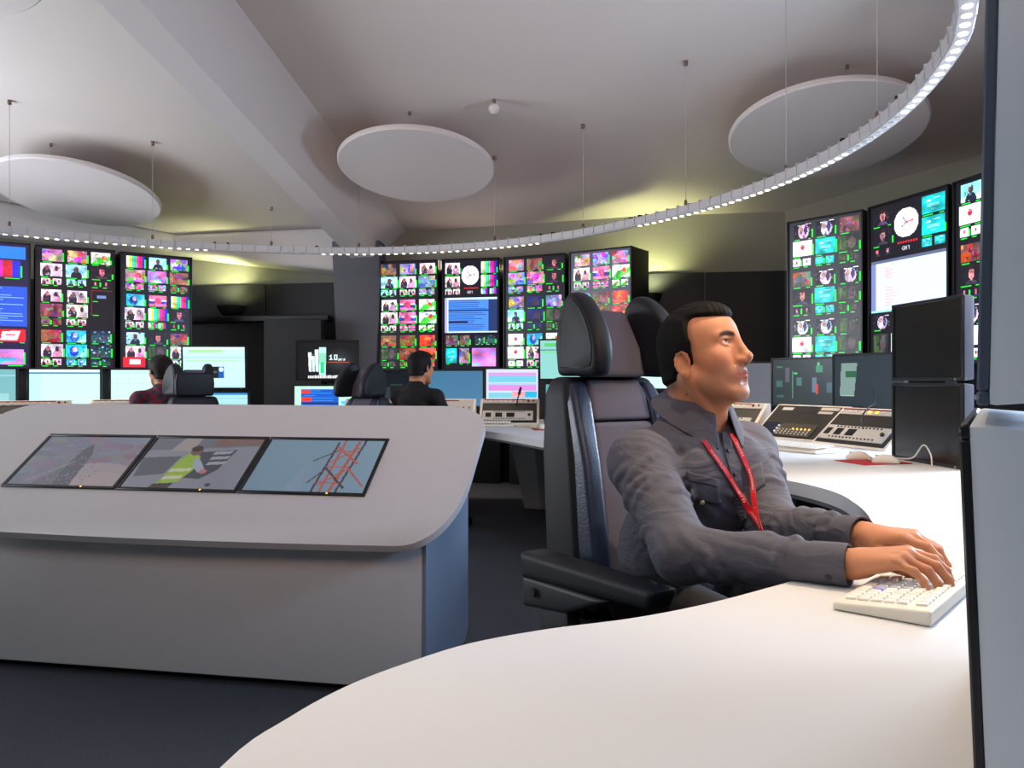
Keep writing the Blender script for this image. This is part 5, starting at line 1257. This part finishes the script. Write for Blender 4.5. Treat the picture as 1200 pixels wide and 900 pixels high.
# collar: a stand around the neck with a turned-down leaf ending in two points
def collar():
    vs, fs = [], []; n = 40; cc = NB+U3*.028+F3*.010; T = np.stack([F3, L3, U3], 1)
    tilt = np.array(Matrix.Rotation(.42, 3, 'Y'))       # front lower than the back
    for i in range(n+1):
        a = math.radians(16+(360-32)*i/n); front = max(0, math.cos(a)); ed = np.exp(-min(i, n-i)/5.0)
        r = .066; rb = .073
        dirv = np.array((math.cos(a), math.sin(a), 0))
        
        rows = [dirv*.063+np.array((0, 0, -.022)), dirv*.063+np.array((0, 0, .012)), dirv*.067+np.array((0, 0, .019)), dirv*.075+np.array((0, 0, .012)), dirv*(.092+.006*ed)+np.array((.004*ed, 0, -.014-.006*ed)), dirv*(.110+.014*ed)+np.array((.022*ed, 0, -.032-.030*ed))]
        for p in rows: vs.append(cc+T@(tilt@p))
    m_ = 6
    for i in range(n):
        for k in range(m_-1): fs.append((i*m_+k, i*m_+k+1, (i+1)*m_+k+1, (i+1)*m_+k))
    me = mesh_from('collar', vs, fs, M_shirt, True); o = part('collar', me, so)
    o.matrix_parent_inverse = (WM[man.name]).inverted(); o.parent = so; o.matrix_parent_inverse = Matrix.Translation((-CH[0], -CH[1], 0)) if False else o.matrix_parent_inverse
    md = o.modifiers.new('thickness', 'SOLIDIFY'); md.thickness = .0032; md.offset = 1; md2 = o.modifiers.new('soft', 'SUBSURF'); md2.levels = 1; md2.render_levels = 1
collar()
# cuffs
for E_, W_, d in ((ER, WR, dRw), (EL, WL, dLw)):
    z = np.array((d[0], d[1], d[2])); M = Matrix(frame(W_-d*.066, d, U3).tolist()) @ Matrix.Rotation(math.pi/2, 4, 'Y')
    mb = MB(); mb.lathe([(.0335, -.002), (.0385, .0), (.0382, .045), (.0372, .060), (.0365, .0625), (.0330, .061), (.0325, .03)], 40, M, caps=False); mb.build('cuff', M_shirt, so, True)
    mb = MB(); nb_ = np.cross(d, U3); nb_ /= np.linalg.norm(nb_); pB = W_-d*.030+nb_*.0345-U3*.017; Rb = Matrix(frame(pB, nb_-U3*.5, d).tolist()) @ Matrix.Rotation(math.pi/2, 4, 'Y')
    mb.lathe([(.0055, 0), (.0058, .0015), (.004, .0028)], 14, Rb); mb.build('cuff_button', M_btn_dark, so, True)
# placket, pockets, buttons
pp = [on_shirt(x, y, .0016) for x, y in ((851, 508), (853, 525), (858, 545), (864, 565), (868, 588), (872, 610))]
ribbon('placket', pp, .026, M_shirt, so, .0024)
for x, y in ((853, 528), (861, 556), (868, 585)):
    p = on_shirt(x, y, .004); n_ = ngrad(p); mb = MB(); mb.lathe([(.005, 0), (.005, .0014), (.0035, .0024)], 14, Matrix(frame(p, np.cross(n_, U3), n_).tolist())); mb.build('button', M_btn_dark, so, True)
def patch(name, cor, nu=8, nv=6, off=.0006, th=.0014):
    vs, fs = [], []
    c = np.array(cor, float); qs = [(c[0]*(1-i/nu)+c[1]*i/nu)*(1-j/nv)+(c[3]*(1-i/nu)+c[2]*i/nu)*j/nv for j in range(nv+1) for i in range(nu+1)]
    for o_ in (off, off+th): vs += list(on_shirt_many(qs, o_))
    N_ = (nu+1)*(nv+1); W = nu+1
    for j in range(nv):
        for i in range(nu):
            a = j*W+i; fs.append((a, a+1, a+W+1, a+W)); fs.append((N_+a+W, N_+a+W+1, N_+a+1, N_+a))
    for i in range(nu): fs.append((i+1, i, N_+i, N_+i+1)); b = nv*W+i; fs.append((b, b+1, N_+b+1, N_+b))
    for j in range(nv): a = j*W; fs.append((a, a+W, N_+a+W, N_+a)); b = a+nu; fs.append((b+W, b, N_+b, N_+b+W))
    return part(name, mesh_from(name, vs, fs, M_shirt, True), so, True)
patch('chest_pocket', [(806, 556), (842, 566), (846, 592), (812, 588)])
patch('pocket_flap', [(804, 552), (843, 562), (842, 571), (805, 563)], off=.0018)
patch('chest_pocket', [(876, 548), (893, 541), (897, 568), (884, 577)], 6, 6)
p = on_shirt(823, 589, .004); n_ = ngrad(p); mb = MB(); mb.lathe([(.0056, 0), (.0056, .0016), (.0038, .0028)], 16, Matrix(frame(p, np.cross(n_, U3), n_).tolist())); mb.build('pocket_button', M_button, so, True)
# lanyard
la = [on_shirt(x, y, .005) for x, y in ((824, 516), (838, 535), (853, 557), (866, 578), (876, 594))]; la += [la[-1]+np.array((.006, -.05, -.020)), la[-1]+np.array((.008, -.085, -.043))]
lan = ribbon('lanyard', la, .0135, M_lany, man, .0018, lab='red printed lanyard around the neck')
la2 = [on_shirt(x, y, .0045) for x, y in ((857, 508), (866, 526), (875, 546), (881, 564), (883, 580))]; la2 += [la[-2]]
ribbon('strap', la2, .0125, M_lany, lan, .0016)
for L_ in (spline(la, 12), spline(la2, 12)):
    n = len(L_); mb = MB(); i = 8; NG = ngrads(L_)
    while i < n-6:
        if (i//9) % 3 != 2:
            p = L_[i]; q = L_[i+1]; t = (q-p)/np.linalg.norm(q-p); n_ = NG[i]; sd = np.cross(t, n_); hgt = .0026 if i % 2 else .0018
            mb.hexa([p+n_*z+sd*a*hgt+t*b*.0008 for z in (.0019, .0024) for a, b in ((-1, -1), (1, -1), (1, 1), (-1, 1))])
        i += 1
    o = mb.build('printed_letters', M_print, lan, True); o['kind'] = 'stuff'
c = la[-1]; dn = np.array((.2, -.3, -1.0)); dn /= np.linalg.norm(dn)
mb = MB(); mb.tube([c, c+dn*.012], .004, 10); mb.tube([c+dn*.012, c+dn*.02+np.array((.004, 0, 0)), c+dn*.034, c+dn*.036+np.array((-.005, 0, .002)), c+dn*.022+np.array((-.005, 0, 0))], .0016, 6); mb.build('metal_clip', M_metal, lan, True)

# trousers and shoes
tr = Field(); KR = PEL+F3*.40-L3*.14+U3*.0; KL = PEL+F3*.40+L3*.12; AR = KR+F3*.02-U3*(KR[2]-.11); AL = KL+F3*.04-U3*(KL[2]-.11)
tr.ell(PEL-U3*.0, (.13, .165, .09), .03, RT)
for K_, A_, s in ((KR, AR, -1), (KL, AL, 1)):
    tr.cone(PEL+L3*s*.09, K_, .088, .066, .04); tr.cone(K_, A_, .066, .052, .02)
tr.warp(lambda p, a: .0012*np.sin(p[:, 0]*60+2*np.sin(p[:, 2]*50))*np.sin(p[:, 2]*40))
field_obj('trousers', tr, .007, M_trous, man)
for A_ in (AR, AL):
    sh = Field(); sh.cone((A_-F3*.05)*np.array((1, 1, 0))+U3*.045, (A_+F3*.06)*np.array((1, 1, 0))+U3*.040, .040, .040, .02); sh.cone((A_+F3*.06)*np.array((1, 1, 0))+U3*.038, (A_+F3*.15)*np.array((1, 1, 0))+U3*.033, .042, .033, .02); sh.cone(A_*np.array((1, 1, 0))+U3*.06, A_-U3*.0, .042, .045, .02)
    sh.box(A_*np.array((1, 1, 0))-U3*.045, (.4, .4, .05), 0, .002, mode='s'); field_obj('shoe', sh, .005, M_shoe, man)

# ------------------------------------------------ the two people at the far desks
def far_person(x, y, yaw, label, shirt_m, hair_col, head_turn, seat, lean=.10, size=.96, tail=False, checked=None):
    r = thing('person', label, 'person', (x, y, 0)); c_, s_ = math.cos(yaw), math.sin(yaw)
    F_ = np.array((c_, s_, 0)); L_ = np.array((-s_, c_, 0)); R_ = np.stack([F_, L_, U3], 1); O = np.array((x, y, 0.0))
    pel = O+U3*(seat+.09); nb = pel+U3*.46*size+F_*lean; hd = nb+U3*.15*size+F_*.035; Mh = head_frame(hd, yaw+head_turn, math.radians(2)); Mh[:3, :3] *= size
    Mr = Mh.copy(); Mr[:3, :3] /= size
    S = [nb-U3*.06+L_*s*.175*size for s in (-1, 1)]; E_ = [p+F_*.16-U3*.24*size+L_*s*.02 for p, s in zip(S, (-1, 1))]; W_ = [e+F_*.22+U3*(.79-e[2])-L_*s*.05 for e, s in zip(E_, (-1, 1))]
    b = Field(); head_ops(b, Mr, False)
    for s in (-1, 1): b.ell((-.010, s*.079, .001), (.018, .007, .029), .006, np.array(Matrix.Rotation(s*-.4, 3, 'Z')), Mr)
    b.cone(hd+U3*-.05-F_*.03, nb, .055, .058, .02); b.ell(nb-U3*.13, (.09, .13, .14), .03, R_); b.ell(pel+U3*.08, (.09, .12, .16), .03, R_)
    for p, e, w_, s in zip(S, E_, W_, (-1, 1)):
        b.cone(nb-U3*.05, p, .045, .042, .03); b.cone(p, e, .042, .036, .02); b.cone(e, w_, .036, .024, .02)
        hand_ops(b, frame(w_, F_-U3*.05, U3), -s, [(.3, .4, .3)]*4)
    field_obj('body', b, .0048, M_skin, r, skin_paint(Mr))
    hf, hg = hair_field(Mr, .013, .009)
    field_obj('hair', Inter(hf, hg, Mr, fade=.2), .005, hair_col, r)
    sh = Field(); sh.ell(nb-U3*.155, (.118, .160, .175), .03, R_); sh.ell(pel+U3*.11+F_*lean*.3, (.125, .155, .18), .06, R_); sh.ell(pel, (.12, .16, .09), .05, R_)
    sh.cone(nb+U3*.012-F_*.005, nb-U3*.06, .066, .085, .03)
    for p, e, w_ in zip(S, E_, W_):
        sh.cone(nb-U3*.02, p, .05, .054, .035); sh.cone(p, e, .058, .048, .03); d = (w_-e)/np.linalg.norm(w_-e); sh.cone(e, w_-d*.04, .047, .038, .02)
        sh.box(w_+d*.03, (.05, .08, .08), 0, .004, frame((0, 0, 0), d, U3)[:3, :3], mode='s')
    sh.cone(nb+U3*.11+F_*.03, nb-U3*.01+F_*.012, .064, .056, .006, mode='s')
    sh.warp(lambda p, a: .0022*np.sin(p[:, 0]*60+3*np.sin(p[:, 2]*30))*np.sin(p[:, 2]*45+2*np.sin(p[:, 1]*30)))
    field_obj('shirt', sh, .007, shirt_m, r)
    t_ = Field(); t_.ell(pel-U3*.0, (.13, .165, .085), .03, R_)
    for s in (-1, 1):
        k = pel+F_*.40+L_*s*.12-U3*.02; a = k+F_*.02-U3*(k[2]-.10); t_.cone(pel+L_*s*.09, k, .086, .065, .04); t_.cone(k, a, .065, .052, .02)
        sh2 = Field(); q = a*np.array((1, 1, 0)); sh2.cone(q+U3*.045-F_*.04, q+U3*.035+F_*.15, .043, .034, .02); sh2.cone(q+U3*.05, a, .042, .044, .02); sh2.box(q-U3*.046, (.4, .4, .05), 0, .002, mode='s'); field_obj('shoe', sh2, .008, M_shoe, r)
    field_obj('trousers', t_, .010, M_trous, r)
M_black = mat('black_jersey', rgb(18, 18, 22), .85)
M_plaid = bpy.data.materials.new('red_check_cloth'); M_plaid.use_nodes = True
nt = M_plaid.node_tree; tc = nt.nodes.new('ShaderNodeTexCoord'); bs = nt.nodes['Principled BSDF']; bs.inputs['Roughness'].default_value = .85
ck = nt.nodes.new('ShaderNodeTexChecker'); ck.inputs['Scale'].default_value = 24; ck.inputs['Color1'].default_value = rgb(130, 44, 58); ck.inputs['Color2'].default_value = rgb(62, 56, 78)
nt.links.new(tc.outputs['Object'], ck.inputs['Vector']); nt.links.new(ck.outputs['Color'], bs.inputs['Base Color'])
M_hair2 = mat('black_hair', rgb(14, 12, 12), .65, spec=.25, noise=.3, nscale=300)
M_hair3 = mat('brown_hair', rgb(30, 21, 18), .65, spec=.25, noise=.3, nscale=300)
far_person(-.735, 5.72, math.radians(58), 'man in black seen from behind, turned towards the timetable monitor', M_black, M_hair2, 0, .505, lean=.10)
far_person(-2.50, 5.88, math.atan2(F2[1], F2[0])+.05, 'man in a red checked shirt seen from behind at the left desk', M_plaid, M_hair3, .1, .50, lean=.14, size=.93)
